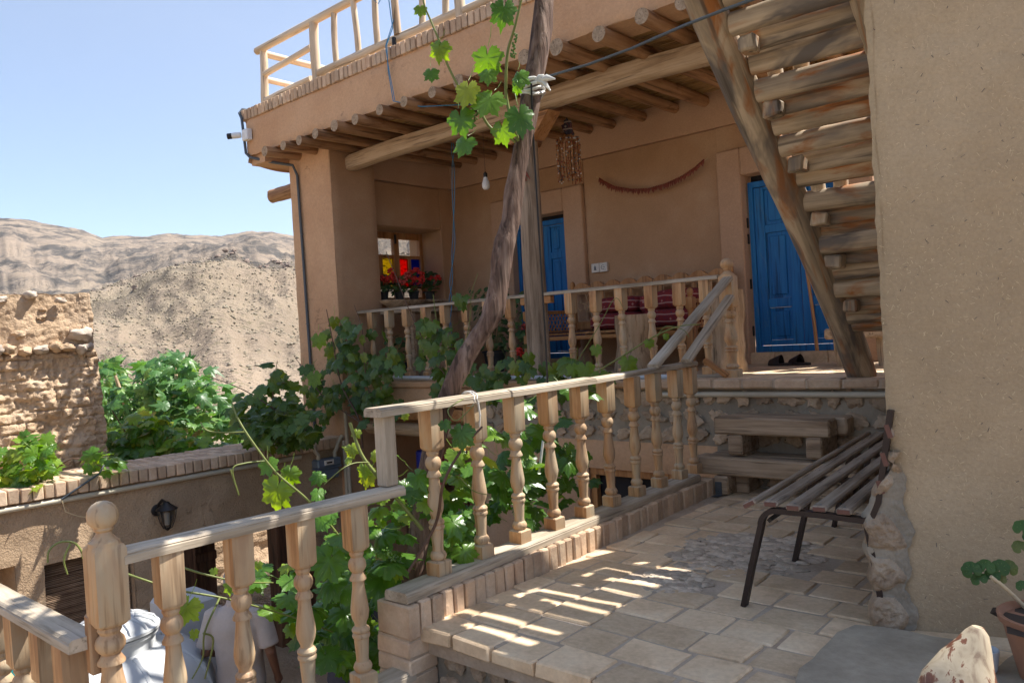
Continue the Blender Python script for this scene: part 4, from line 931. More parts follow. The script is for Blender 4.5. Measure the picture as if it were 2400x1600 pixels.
# ------------------------------------------------------------ bench
BE = thing('slatted_bench', 'long dark metal framed bench with worn wooden slats beside the near wall', 'bench', (-1.565, 3.213, 0), math.atan(.09))
BM = parent_world(BE)
def bpart(name, mb, mat): return obj(name, mb, mat, BE, Mw=BM)
for fy in (.0, .735, 1.50, 2.1):
    def bar(pts, w_=.042, t=.012):
        mb = MB(); P = []
        for i, p in enumerate(pts): P.append(Vector((p[0], fy, p[1])))
        prev = None; vs = []; n = len(P)
        for i in range(n):
            T = (P[min(i+1, n-1)]-P[max(i-1, 0)]).normalized(); Nn = Vector((-T.z, 0, T.x))
            for a, b in ((-1, -1), (1, -1), (1, 1), (-1, 1)): vs.append(P[i]+Nn*a*.011+Vector((0, b*w_/2, 0)))
        fs = [(i*4+k, i*4+(k+1) % 4, (i+1)*4+(k+1) % 4, (i+1)*4+k) for i in range(n-1) for k in range(4)]+[(3, 2, 1, 0), tuple((n-1)*4+k for k in range(4))]
        mb.add(vs, fs, .5); return mb
    arc = [(.095+.07*(1-math.cos(t)), .36+.07*math.sin(t)) for t in [k*math.pi/2/7 for k in range(8)]]
    bpart('frame', bar([(0, 0), (.045, .18)]+arc+[(.35, .428), (.51, .42), (.545, .44), (.57, .50), (.63, .86)]), 'rust')
    bpart('leg', bar([(.52, .415), (.55, .2), (.57, 0)]), 'rust')
mb = MB(); mb.tube([(.13, -.0, .385), (.13, 2.1, .385)], .012, 4); bpart('cross_bar', mb, 'black')
sl = [(.055, .452), (.14, .455), (.24, .452), (.34, .45), (.44, .452)]
for i, (x, z) in enumerate(sl):
    m = BM @ Matrix.Translation((x, -.03+.02*(i % 2), z)) @ Matrix.Rotation(R_(-28 if i == 0 else 0), 4, 'Y'); mb = MB()
    mb.bbox(-.031, .031, 0, 2.22, -.012, .014, .008, mi=0)
    mb.box(-.024, .024, -.0015, .004, -.008, .009, mi=1)
    for fy in (.03, .765, 1.53): mb.lathe([(0, .005), (.003, .004)], 8, Matrix.Translation((0, fy, .0125)), mi=2)
    obj('slat', mb, ['slat', 'slatend', 'steel'], BE, Mw=m)
for i, (x, z) in enumerate([(.60, .56), (.62, .67), (.64, .78)]):
    m = BM @ Matrix.Translation((x-.02, -.02, z)) @ Matrix.Rotation(R_(75), 4, 'Y'); mb = MB()
    mb.bbox(-.03, .03, 0, 2.2, -.012, .012, .008, mi=0); mb.box(-.026, .026, -.0015, .004, -.009, .009, mi=1); obj('back_slat', mb, ['slat', 'slatend'], BE, Mw=m)
# ------------------------------------------------------------ takht with cushions on the porch
TK = thing('wooden_takht', 'wide wooden bench bed with lattice back on the porch against the wall', 'daybed', (-4.5, 6.9, .8))
SP = [(0, .035), (.03, .03), (.10, .022), (.15, .028), (.17, .035, 0), (.18, .04, 1), (.40, .04, 1), (.41, .034, 0), (.43, .028), (.45, .034), (.50, .026), (.55, .03), (.57, .036, 1), (.66, .036, 1), (.67, .02), (.69, .028), (.71, .032), (.73, .028), (.745, .01)]
for x, y, h in ((-5.47, 7.33, 1.33), (-3.52, 7.33, 1.33), (-5.47, 6.5, 1.0), (-3.53, 6.5, 1.02)):
    mb = MB(); mb.lathe([(z*h, *r) for z, *r in SP], 20, rv=.5); obj('leg', mb, 'takht', TK, Mw=Matrix.Translation((x, y, .806)))
boardpart('seat_rail', (-5.43, 6.5, 1.165), (-3.57, 6.5, 1.165), .04, .10, 'takht', TK, up=(0, 1, 0)); boardpart('seat_rail', (-5.43, 7.33, 1.165), (-3.57, 7.33, 1.165), .04, .10, 'takht', TK, up=(0, 1, 0))
mb = MB(); mb.bbox(-5.45, -3.55, 6.48, 7.35, 1.20, 1.222, .004); obj('seat', mb, 'takht', TK)
mb = MB(); n = 9; x0, x1 = -5.44, -3.55; vs = []; N_ = 108
for i in range(N_+1):
    t = i/N_; top = 1.725+.05*abs(math.sin(t*n*math.pi)); vs += [(x0+(x1-x0)*t, 7.31, 1.66), (x0+(x1-x0)*t, 7.31, top), (x0+(x1-x0)*t, 7.345, top), (x0+(x1-x0)*t, 7.345, 1.66)]
mb.add(vs, [(i*4+k, (i+1)*4+k, (i+1)*4+(k+1) % 4, i*4+(k+1) % 4) for i in range(N_) for k in range(4)], .5); obj('crest_rail', mb, 'takht', TK, angle=60)
xs = [-5.44, -5.06, -4.69, -4.31, -3.93, -3.55]
fr = MB()
for x in xs: fr.bbox(x-.02 if x > -5.4 else x, x+.02 if x < -3.6 else x, 7.315, 7.34, 1.25, 1.66, .003)
fr.bbox(-5.44, -3.55, 7.31, 7.345, 1.25, 1.33, .003); obj('back_frame', fr, 'takht', TK)
for a, b in zip(xs, xs[1:]):
    la = MB(); c = Vector(((a+b)/2, 7.328, 1.495)); w_, h_ = (b-a)/2-.025, .155
    def stick(p, q): la.tube([p, q], .0055, 4)
    ring = [c+Vector((.07*math.cos(t), 0, .06*math.sin(t))) for t in [k*math.pi/4+.2 for k in range(8)]]
    out = [c+Vector((w_, 0, h_*.4)), c+Vector((w_*.45, 0, h_)), c+Vector((-w_*.3, 0, h_)), c+Vector((-w_, 0, h_*.45)), c+Vector((-w_, 0, -h_*.4)), c+Vector((-w_*.4, 0, -h_)), c+Vector((w_*.35, 0, -h_)), c+Vector((w_, 0, -h_*.5))]
    for k in range(8):
        md = (ring[k]+ring[(k+1) % 8])/2*.4+out[k]*.6; stick(ring[k], ring[(k+1) % 8]); stick(ring[k], c); stick(ring[k], out[k])
        stick((out[k]+out[(k+1) % 8])/2, ring[(k+1) % 8]*.45+out[(k+1) % 8]*.55)
    for (p, q) in (((-w_, -h_), (w_, -h_)), ((w_, -h_), (w_, h_)), ((w_, h_), (-w_, h_)), ((-w_, h_), (-w_, -h_))): stick(c+Vector((p[0], 0, p[1])), c+Vector((q[0], 0, q[1])))
    obj('lattice_panel', la, 'honey', TK)
for x in (-5.45, -3.55):
    la = MB(); la.bbox(x-.012, x+.012, 6.54, 7.3, 1.43, 1.47, .004); la.bbox(x-.012, x+.012, 6.54, 7.3, 1.225, 1.25, .004)
    for k in range(12): la.tube([(x, 6.55+k*.06, 1.25), (x, 6.62+k*.06, 1.34), (x, 6.55+k*.06, 1.43)], .006, 5); la.tube([(x, 6.62+k*.06, 1.25), (x, 6.55+k*.06, 1.34), (x, 6.62+k*.06, 1.43)], .006, 5)
    obj('armrest', la, 'takht', TK)
def cushion(lb, c, r, rot=0, mat='kilim', nm='cushion', cat='cushion', group=None):
    mb = MB(); nu, nv = 30, 16; vs = []
    sg = lambda v, p: math.copysign(abs(v)**p, v)
    for j in range(nv+1):
        ph = math.pi*j/nv-math.pi/2
        for i in range(nu):
            th = 2*math.pi*i/nu; x = sg(math.cos(ph), .45)*sg(math.cos(th), .4); y = sg(math.cos(ph), .45)*sg(math.sin(th), .4); z = sg(math.sin(ph), .7)
            k = 1+.05*noise.noise(Vector((x*2+c[0]*5, y*2, z*2))); vs.append((x*r[0]*k, y*r[1]*k, z*r[2]*k))
    fs = [(j*nu+i, j*nu+(i+1) % nu, (j+1)*nu+(i+1) % nu, (j+1)*nu+i) for j in range(nv) for i in range(nu)]
    mb.add(vs, fs, .5); m = Matrix.Translation(c) @ Matrix.Rotation(rot, 4, 'Z'); o = obj(nm, mb, mat, Mw=m, angle=180)
    return tag(o, lb, cat, group)
cushion('long red kilim mattress roll lying lowest on the daybed, left of the log stump', (-4.55, 6.92, 1.31), (.30, .24, .088), .02)
cushion('red kilim cushion on top of the left mattress roll', (-4.56, 6.97, 1.475), (.26, .22, .085), .04)
cushion('red kilim bolster in the middle with crossing stripes', (-4.16, 6.98, 1.46), (.14, .2, .10), .2)
cushion('pink and red kilim mattress roll lying lowest at right of the log stump', (-3.93, 6.92, 1.31), (.30, .24, .088), -.02)
cushion('red kilim cushion on top of the right mattress roll', (-3.87, 6.97, 1.49), (.25, .22, .10), -.03)
mb = MB(); mb.grid(30, 14, lambda u, v: (-5.43+.72*u, 6.46+.82*v, 1.228+.008*noise.noise(Vector((u*9, v*9, 0)))-(.05 if v == 0 else 0))); mb.grid(30, 14, lambda u, v: (-5.43+.72*u, 6.462+.815*v, 1.2235), flip=True)
tag(obj('kilim_mat', mb, 'kilim2', angle=180), 'dark patterned kilim mat on the left end of the daybed seat', 'rug')
def stump(lb, x, y, r, h, mat='timber'):
    m = Matrix.Translation((x, y, .806)); mb = MB(); n = 12
    mb.tube([(0, 0, h*i/n) for i in range(n+1)], [r*(1+.05*math.sin(i*.8)+(.08 if i < 2 else 0)) for i in range(n+1)], 30, rough=.09, mi=0, endmi=1)
    o = obj('log_stump', mb, ['beam', 'logend'], Mw=m, angle=60); return tag(o, lb, 'stump')
stump('tall weathered grey log stump standing in front of the daybed', -3.93, 6.15, .165, .545)
mb = MB(); mb.bbox(-6.86, -6.47, 6.05, 6.22, .806, 1.235, .012, jit=.008); tag(obj('wood_block', mb, 'timber'), 'upright pale wood block behind the left part of the porch balustrade', 'block')
stump('dark upright log behind the newel beside the daybed', -3.12, 6.35, .15, .70)
# ------------------------------------------------------------ small things on the porch
bl = thing('light_bulb', 'white bulb hanging on a cord below the joists', 'light bulb', (-5.69, 6.2, 2.78))
mb = MB(); mb.lathe([(0, .004), (.003, .022), (.02, .038), (.045, .042), (.07, .040), (.11, .026), (.125, .022), (.135, .02)], 24); obj('bulb_glass', mb, 'white', bl, Mw=Matrix.Translation((-5.69, 6.2, 2.78)))
mb = MB(); mb.lathe([(0, .021), (.04, .021), (.05, .012), (.06, .006)], 18); obj('socket', mb, 'black', bl, Mw=Matrix.Translation((-5.69, 6.2, 2.912)))
part_tube('cord', [(-5.69, 6.2, 2.96), (-5.692, 6.2, 3.2), (-5.69, 6.2, 3.44)], .003, 'brownstem', bl, 6)
orn = thing('bead_tassel', 'hanging tassel of many beaded strings below the column capital', 'ornament', (-4.58, 6.2, 2.68))
mb = MB(); mb.blob((-4.575, 6.2, 3.18), (.05, .05, .09), 3, (10, 8), .35); obj('knot', mb, 'kilim2', orn)
ro = random.Random(3); mb = MB()
for k in range(84):
    a = ro.uniform(0, 6.28); q = .125*math.sqrt(ro.uniform(.3, 1)); x, y = -4.58+q*math.cos(a), 6.2+q*math.sin(a); L = ro.uniform(.36, .46)
    pts = [(-4.578+(x+4.578)*min(1, t*4+.25), 6.2+(y-6.2)*min(1, t*4+.25), 3.13-L*t) for t in [i/8 for i in range(9)]]
    mb.tube(pts, .005, 4, mi=0)
    for t in range(9): z = 3.13-L*(.12+.11*t); r = ro.uniform(.006, .011); mb.blob((x, y, z), (r, r, r), 1, (5, 4), .1, mi=ro.choice([1, 2, 3, 0, 4]))
obj('bead_strings', mb, ['lintel', 'chili', 'steel', 'copper', 'plastic'], orn)
def chili(mb, p, d, L, r=.008): 
    d = Vector(d).normalized(); p = Vector(p); q = Vector((ro.uniform(-.4, .4), ro.uniform(-.3, .3), -.2))*L*.5
    mb.tube([p, p+d*L*.33, p+d*L*.66+q*.4, p+d*L+q], [r*.6, r, r*.8, r*.2], 6, rv=ro.random())
gp = [(-5.13, 7.44, 2.955), (-5.02, 7.43, 2.87), (-4.883, 7.42, 2.791), (-4.665, 7.42, 2.723), (-4.452, 7.42, 2.692), (-4.242, 7.42, 2.708), (-4.038, 7.42, 2.755), (-3.88, 7.42, 2.82), (-3.75, 7.44, 2.91)]
ga = thing('chili_garland', 'string of dried red peppers curving across the porch wall', 'garland', (-4.45, 7.43, 2.69))
part_tube('string', gp, .003, 'straw', ga, 5)
mb = MB()
for i in range(74):
    t = .06+.90*i/73; k = t*(len(gp)-1); j = int(k); p = Vector(gp[j]).lerp(Vector(gp[min(j+1, len(gp)-1)]), k-j); chili(mb, p+Vector((0, -.008, .02)), (ro.uniform(-.25, .25), -.2, -1), ro.uniform(.04, .065), .011)
obj('peppers', mb, 'chili', ga)
gb = thing('chili_bunch', 'small bunch of dried red peppers hanging on the wooden column', 'pepper bunch', (-4.70, 5.63, 2.6))
mb = MB()
for i in range(9): chili(mb, (-4.70+ro.uniform(-.02, .03), 5.635+ro.uniform(-.02, 0), 2.78-ro.uniform(0, .06)), (ro.uniform(-.5, .6), -.1, -1), ro.uniform(.08, .14), .012)
obj('peppers', mb, 'chili', gb); part_tube('string', [(-4.70, 5.64, 2.78), (-4.71, 5.65, 2.86)], .006, 'plastic', gb, 5)
sk = thing('wall_socket', 'white double switch and socket plate on the porch wall', 'socket', (-5.19, 7.49, 1.9))
for k in (0, 1):
    mb = MB(); x = -5.245+.112*k; mb.bbox(x-.053, x+.053, 7.478, 7.512, 1.885, 1.99, .004); pl = obj('plate', mb, 'plastic', sk)
    mb = MB()
    if k == 0:
        mb.bbox(x-.012, x+.012, 7.474, 7.479, 1.915, 1.955, .003); mb.tube([(x, 7.476, 1.955), (x, 7.476, 1.97)], .003, 5); mb.tube([(x-.018, 7.476, 1.915), (x+.018, 7.476, 1.915)], .003, 5)
    else:
        mb.tube([(x-.004+.022*math.cos(t), 7.476, 1.9375+.024*math.sin(t)) for t in [.9+q*.45 for q in range(11)]], .003, 5); mb.tube([(x-.01, 7.476, 1.9375), (x+.025, 7.476, 1.9375)], .003, 5)
    obj('symbol', mb, 'steel', pl)
sn = thing('broom_stick', 'thin wooden stick leaning upright against the right blue door', 'stick', (-2.72, 7.40, .93))
logpart('stick_shaft', (-2.735, 7.36, .925), (-2.86, 7.555, 1.84), .017, .013, 'takht', sn); mb = MB(); mb.tube([(-2.875, 7.54, 1.86), (-2.85, 7.53, 1.84)], .02, 8); obj('stick_head', mb, 'steel', sn)
for k, (x, y, rz) in enumerate(((-2.97, 7.1, .2), (-2.80, 7.12, -.15))):
    s = thing('sandal', ('left' if k == 0 else 'right')+' dark leather sandal of the pair in front of the right door step', 'sandal', (x, y, .808), rz+1.2)
    m = parent_world(s); mb = MB(); n = 16
    vs = [(math.copysign(.05*abs(math.cos(2*math.pi*i/n))**.8, math.cos(2*math.pi*i/n))*(1-.12*math.sin(2*math.pi*i/n)), .13*math.sin(2*math.pi*i/n), z) for z in (0, .022) for i in range(n)]
    mb.add(vs, [(i, (i+1) % n, n+(i+1) % n, n+i) for i in range(n)]+[tuple(range(n, 2*n)), tuple(range(n))[::-1]], .5); obj('sole', mb, 'sandal', s, Mw=m)
    mb = MB(); mb.grid(8, 8, lambda u, v: ((u-.5)*.1, -.01+.11*v, .02+.075*math.sin(u*math.pi)**.6*(1-.55*v)+.005)); mb.grid(8, 8, lambda u, v: ((u-.5)*.096, -.01+.11*v, .017+.073*math.sin(u*math.pi)**.6*(1-.55*v)), flip=True); obj('strap', mb, 'sandal', s, Mw=m, angle=60)
# pipes and cables
pk = lambda nm, lb, cat, pts, r, mat, seg=8: tag(obj(nm, MB().tube(pts, r, seg), mat, angle=60), lb, cat)
pk('floor_pipe', 'cream pipe running along the stone wall under the porch floor', 'pipe', [(-3.4, 5.525, .685), (-2.9, 5.527, .692), (-1.2, 5.527, .70)], .022, 'pipe', 12)
pk('water_pipe', 'pale white pipe along the porch edge at left', 'pipe', [(-6.75, 5.60, .842), (-5.8, 5.60, .83), (-4.6, 5.60, .825), (-3.2, 5.6, .822)], .022, 'whitepipe', 12)
dp = thing('drain_cable_pipe', 'thin dark pipe running down the corner of the left pillar', 'pipe', (-7.9, 5.42, .2))
part_tube('pipe_run', [(-8.53, 5.25, 4.10), (-8.56, 5.11, 4.10), (-8.57, 5.075, 4.05), (-8.52, 5.07, 3.98), (-8.50, 5.075, 3.75), (-8.48, 5.075, 3.56), (-8.42, 5.09, 3.50), (-8.2, 5.25, 3.42), (-8.02, 5.40, 3.37), (-7.99, 5.435, 3.25), (-7.97, 5.435, 2.2), (-7.96, 5.44, 1.0), (-7.95, 5.44, .1)], .017, 'cablegrey', dp, 8)
for z in (2.55, 1.5): part_tube('clip', [(-8.0, 5.44, z), (-7.97, 5.415, z), (-7.94, 5.44, z)], .004, 'steel', dp, 5)
cv = thing('security_camera', 'small white security camera on the roof fascia corner', 'camera', (-8.42, 5.0, 3.78))
mb = MB(); mb.bbox(-8.46, -8.34, 5.02, 5.09, 3.69, 3.82, .008); obj('box', mb, 'white', cv)
m, L = frame((-8.47, 5.02, 3.765), (-8.58, 4.90, 3.75)); mb = MB(); mb.lathe([(0, .02), (.005, .034), (.09, .036), (.11, .034)], 20); obj('housing', mb, 'white', cv, Mw=m)
mb = MB(); mb.lathe([(.1, .0345), (.155, .035), (.16, .03)], 20); obj('lens_hood', mb, 'black', cv, Mw=m)
pts = [(-6.35, 6.4, 3.44), (-6.36, 6.4, 3.2), (-6.416, 6.4, 2.36), (-6.50, 6.4, 1.9), (-6.53, 6.4, 1.68), (-6.57, 6.4, 1.25), (-6.6, 6.4, .81)]
cb = thing('hanging_electric_cable', 'pair of twisted blue cords hanging from the joists in the porch', 'cord', (-6.5, 6.4, .81))
for s in (0, 1): 
    P_ = []
    for i in range(49):
        t = i/48*6; j = min(5, int(t)); p = Vector(pts[j]).lerp(Vector(pts[j+1]), t-j); a = i*.42+s*math.pi; P_.append(p+Vector((math.sin(a)*.018, math.cos(a)*.01, 0)))
    part_tube('strand', P_, .0045, 'cableblue', cb, 5)
cb = thing('draped_electric_cable', 'thin blue cord draped from the roof railing over the fascia', 'cord', (-5.8, 5.0, 3.2))
part_tube('strand', [(-5.80, 5.15, 4.95), (-5.85, 5.13, 4.6), (-5.80, 5.12, 4.25), (-5.82, 5.05, 4.08), (-5.833, 5.06, 3.849), (-5.774, 5.05, 3.529), (-5.5, 5.15, 3.43), (-5.083, 5.5, 3.42)], .005, 'cableblue', cb, 5)
part_tube('strand', [(-5.80, 5.15, 4.75), (-6.0, 5.13, 4.55), (-6.05, 5.12, 4.6)], .004, 'cableblue', cb, 5); part_tube('strand', [(-5.79, 5.14, 4.35), (-5.84, 5.05, 4.07), (-5.815, 5.055, 3.85), (-5.75, 5.05, 3.53)], .004, 'cableblue', cb, 5)
mb = MB(); mb.tube([(-5.80, 5.13, 4.16), (-5.8, 5.13, 4.07)], .022, 10); obj('plug', mb, 'black', cb)
pk('grey_cable', 'grey cable strung from the vine trunk across to the log stair', 'cable', [(-2.56, 3.2, 2.535), (-2.3, 3.323, 2.575), (-2.027, 3.295, 2.572), (-1.645, 3.097, 2.515), (-1.372, 2.936, 2.458), (-1.09, 2.785, 2.40), (-.4, 2.4, 2.3)], .007, 'cablegrey')
pk('black_cord', 'black cord hanging straight down along the wooden column', 'cord', [(-2.53, 3.14, 2.50), (-2.545, 3.15, 2.2), (-2.55, 3.16, 1.2), (-2.552, 3.16, .98)], .005, 'black')
pk('white_cord', 'thin white cord hanging among the vine leaves behind the terrace balustrade', 'cord', [tuple(at(1277, 1000, 5.0)), tuple(at(1262, 1120, 4.95)), tuple(at(1248, 1250, 4.9))], .008, 'plastic')
gl = tag(obj('globe_lamp', MB().lathe([(0, .01), (.01, .05), (.04, .095), (.09, .125), (.14, .12), (.19, .085), (.21, .04)], 26), 'white', Mw=Matrix.Translation((-1.42, 3.42, 2.575)), angle=60), 'white globe lamp beside the top of the log stair stringer', 'lamp')
gl.matrix_basis = Matrix.Translation(at(1735, -18, 3.9))
# wall lantern, gas meter and pipes
LN = thing('wall_lantern', 'black wall lantern with smoked panes on the courtyard wall', 'lantern', (-7.36, 3.36, -.40))
mb = MB(); mb.lathe([(0, .055), (.012, .055), (.018, .045)], 20, Matrix.Translation((-7.5, 3.33, -.22)) @ Matrix.Rotation(math.pi/2, 4, 'Y')); mb.tube([(-7.48, 3.33, -.22), (-7.45, 3.33, -.16), (-7.40, 3.34, -.12), (-7.35, 3.35, -.14)], .014, 8); obj('bracket', mb, 'black', LN)
mL = Matrix.Translation((-7.35, 3.355, -.40)); mb = MB(); mb.lathe([(.195, .095), (.2, .10), (.205, .095), (.235, .055), (.25, .035), (.262, .03), (.27, .012)], 12, mL); obj('cap', mb, 'black', LN)
mb = MB(); mb.lathe([(0, .008), (.01, .018), (.02, .03), (.03, .034)], 12, mL)
for k in range(6):
    a = k*math.pi/3; mb.tube([mL @ Vector((r*math.cos(a), r*math.sin(a), z)) for z, r in ((.02, .035), (.08, .062), (.14, .077), (.2, .083))], .0045, 5)
obj('cage', mb, 'black', LN)
mb = MB(); mb.lathe([(.03, .033), (.08, .056), (.14, .07), (.196, .077)], 12, mL); obj('pane', mb, 'smoke', LN)
mb = MB(); mb.lathe([(.05, .01), (.055, .024), (.16, .024), (.17, .012)], 14, mL); obj('bulb', mb, 'white', LN)
GM = thing('gas_meter', 'grey blue gas meter on the courtyard wall beside the pillar', 'meter', (-7.42, 5.2, -.25))
mb = MB(); mb.bbox(-7.49, -7.36, 5.05, 5.36, -.115, -.02, .015); mb.bbox(-7.485, -7.37, 5.07, 5.34, -.25, -.125, .022); mb.bbox(-7.488, -7.36, 5.045, 5.365, -.127, -.113, .003); obj('body', mb, 'meter', GM)
mb = MB(); mb.bbox(-7.363, -7.345, 5.13, 5.25, -.085, -.03, .004); dpl = obj('display', mb, 'plastic', GM); mb = MB(); mb.bbox(-7.347, -7.342, 5.155, 5.225, -.067, -.05, .001); obj('counter', mb, 'black', dpl)
for y in (5.10, 5.32): part_tube('inlet', [(-7.425, y, -.02), (-7.425, y, .03), (-7.425, y-.03 if y < 5.2 else y+.03, .07), (-7.425, y-.05 if y < 5.2 else y+.05, .12), (-7.425, y-.02 if y < 5.2 else y+.09, .17), (-7.425, y-.14 if y < 5.2 else y+.12, .20)][:6], .022, 'pipe', GM, 10)
VP = thing('vertical_pipes', 'pair of cream pipes going down the pillar beside the gas meter', 'pipe', (-7.35, 5.43, -1.9))
for x in (-7.39, -7.33): part_tube('pipe_run', [(x, 5.43, .48 if x > -7.36 else .15), (x, 5.43, -1.93)], .02, 'pipe', VP, 10)
# blue and pink items in the dark lower room
for nm, lb, c, b, m in (('plastic_drum', 'blue plastic drum in the dark room under the porch', (-6.66, 5.97), (.085, .42), 'blueitem'), ('cloth_bundle', 'pink cloth bundle beside the blue drum under the porch', (-6.44, 6.0), (.06, .40), 'pinkitem')):
    if nm == 'plastic_drum': mb = MB(); mb.lathe([(0, b[0]), (.03, b[0]*1.06), (b[1]*.5, b[0]), (b[1]*.5+.02, b[0]*1.05), (b[1]-.02, b[0]*1.05), (b[1], b[0]*.9)], 20)
    else: mb = MB(); mb.blob((0, 0, b[1]/2), (b[0], b[0], b[1]/2), 4, (14, 10), .25)
    tag(obj(nm, mb, m, Mw=Matrix.Translation((c[0], c[1], -.42)), angle=60), lb, nm.split('_')[1])
mb = MB(); mb.bbox(-6.95, -6.2, 5.85, 6.25, -.47, -.422, .006)
for x in (-6.9, -6.25):
    for y in (5.9, 6.2): mb.bbox(x-.025, x+.025, y-.025, y+.025, -1.93, -.471, .004)
tag(obj('wooden_shelf', mb, 'darkwood'), 'dark wooden shelf standing in the room under the porch', 'shelf')
# ------------------------------------------------------------ water tank, box
WT = thing('water_tank', 'large white plastic water tank with round lid in the courtyard', 'water tank', (-5.86, 2.25, -1.93))
mT = Matrix.Translation((-5.86, 2.25, -1.87))
mb = MB(); prof = [(0, .60), (.02, .64), (.25, .65), (.5, .655), (.7, .65)]+[(.7+.36*math.sin(t), .28+.37*math.cos(t)) for t in [k*math.pi/2/9 for k in range(1, 10)]]+[(1.065, .265), (1.14, .262), (1.15, .285), (1.17, .285), (1.175, .26)]
mb.lathe(prof, 48); obj('tank_body', mb, 'tank', WT, Mw=mT, angle=50)
for k in range(8):
    a = k*math.pi/4; part_tube('rib', [mT @ Vector((r*math.cos(a), r*math.sin(a), z)) for z, r in ((.72, .65), (.9, .59), (1.0, .47), (1.055, .32))], .022, 'tank', WT, 8)
mb = MB(); mb.lathe([(1.178, .285), (1.185, .30), (1.205, .30), (1.212, .275), (1.24, .25), (1.27, .18), (1.285, .09), (1.288, .01)], 40)
for k in range(14):
    a = k*math.pi/7; mb.tube([(r*math.cos(a), r*math.sin(a), z) for r, z in ((.285, 1.20), (.262, 1.24), (.19, 1.272), (.14, 1.282))], .010, 6)
obj('lid', mb, 'tank', WT, Mw=mT, angle=40)
mb = MB(); mb.bbox(-6.45, -6.05, 2.75, 3.15, -1.93, -.70, .03); tag(obj('storage_box', mb, 'tank'), 'pale box behind the white water tank', 'box')
mb = MB(); mb.lathe([(0, .09), (.01, .11), (.18, .13), (.2, .12), (.2, .10)], 22); tag(obj('teal_bucket', mb, 'teal', Mw=Matrix.Translation(at(-10, 1600, 4.4)), angle=50), 'teal plastic bucket at the far left behind the stair balusters', 'bucket')
mb = MB(); q = at(-10, 1600, 4.4); mb.bbox(q.x-.2, q.x+.2, q.y-.2, q.y+.2, -1.93, q.z-.003, .02); tag(obj('stone_plinth', mb, 'cement'), 'rough plinth under the teal bucket', 'plinth')
# ------------------------------------------------------------ foreground right: pot, post
GP = thing('geranium_pot', 'terracotta pot with a leggy geranium at the right edge', 'plant pot', (-.45, 3.06, 0))
mP = Matrix.Translation((-.42, 3.03, .005)) @ Matrix.Diagonal((1, 1, .9, 1)); mb = MB(); mb.lathe([(0, .085), (.01, .09), (.22, .135), (.225, .145), (.25, .15), (.255, .145), (.25, .135), (.23, .13)], 36); obj('pot', mb, 'terra', GP, Mw=mP, angle=50)
mb = MB(); mb.blob((0, 0, .225), (.128, .128, .012), 2, (18, 8), .4); obj('soil', mb, 'potsoil', GP, Mw=mP)
mb = MB(); mb.lathe([(0, .03), (.005, .034), (.07, .042), (.072, .04), (.01, .03)], 18); tag(obj('plastic_cup', mb, 'whitepipe', Mw=Matrix.Translation((-.60, 2.98, .03)), angle=50), 'small pale blue plastic cup lying beside the terracotta pot', 'cup')
PW = [(-.0, 0)]
pts = [at(2292, 1468, 1.15), at(2290, 1482, 1.15), at(2283, 1510, 1.15), at(2268, 1550, 1.15), at(2250, 1600, 1.15), at(2240, 1680, 1.15), at(2235, 1850, 1.15)]
pts.append(Vector((pts[-1].x, pts[-1].y, 0)))
m, nt, b, _ = new_mat('blotched_wood'); v = objvec(nt, (1, 1, .3)); n_ = noise_n(nt, v, 42, 5, .55, .8).outputs[0]; n2 = noise_n(nt, v, 90, 4).outputs[0]
c = ramp(nt, mth(nt, 'ADD', n_, mth(nt, 'MULTIPLY', n2, .12)), [(.36, (.24, .17, .11)), (.47, (.42, .34, .23)), (.585, (.48, .40, .28)), (.61, (.20, .08, .04)), (.72, (.10, .035, .02))]); nt.links.new(c, b.inputs['Base Color']); b.inputs['Roughness'].default_value = .45; bump(nt, b, n2, .2, .002); M['blotch'] = m
mb = MB(); mb.tube(pts, [.008, .0155, .023, .036, .052, .066, .075, .08], 22, rough=.06); tag(obj('peeled_post', mb, 'blotch', angle=80), 'peeled pale wooden post with dark brown blotches at bottom right', 'post')
# plastic tied on trunk
mb = MB(); rr = random.Random(2)
c0 = Vector((-2.577, 3.205, 2.50))
for k in range(4): mb.tube([c0+Vector((.058*math.cos(t), .058*math.sin(t), -.035+.020*k+.01*math.sin(t*2+k))) for t in [q*.35 for q in range(19)]], .011, 6, rough=.3)
obj_t = None
for dx, dz in ((.10, -.01), (.065, -.06), (.03, .03)): mb.tube([at(1262, 192, 4.0), at(1262, 192, 4.0)+Vector((dx*.5, 0.0, dz*.4+.01)), at(1262, 192, 4.0)+Vector((dx, .01, dz))], [.014, .016, .003], 7, rough=.6)
tag(obj('plastic_tie', mb, 'plastic', angle=70), 'white plastic strip tied round the vine trunk', 'tie')
mb = MB()
for k in range(2): mb.tube([Vector((-2.695+.06*math.cos(t), 2.70+.02*k+.03*math.sin(t*.5), .94+.035*math.sin(t))) for t in [q*.4 for q in range(17)]], .0045, 5)
mb.tube([Vector((-2.64, 2.73, .93)), Vector((-2.64, 2.74, .86)), Vector((-2.66, 2.75, .80))], .005, 5)
tag(obj('rope_tie', mb, 'plastic'), 'pale rope tying the vine trunk to the terrace top rail', 'rope')
pk('wall_wire', 'grey wire tied to the conduit on the courtyard wall', 'wire', [(-7.44, 2.50, .05), (-7.42, 2.62, .12), (-7.40, 2.80, .22), (-7.5, 2.9, .3)], .009, 'cablegrey')
pk('twine', 'frayed twine hanging from the conduit on the courtyard wall', 'twine', [(-7.44, 2.50, .05), (-7.43, 2.52, -.06), (-7.44, 2.62, -.12), (-7.45, 2.70, -.15)], .004, 'straw', 5)
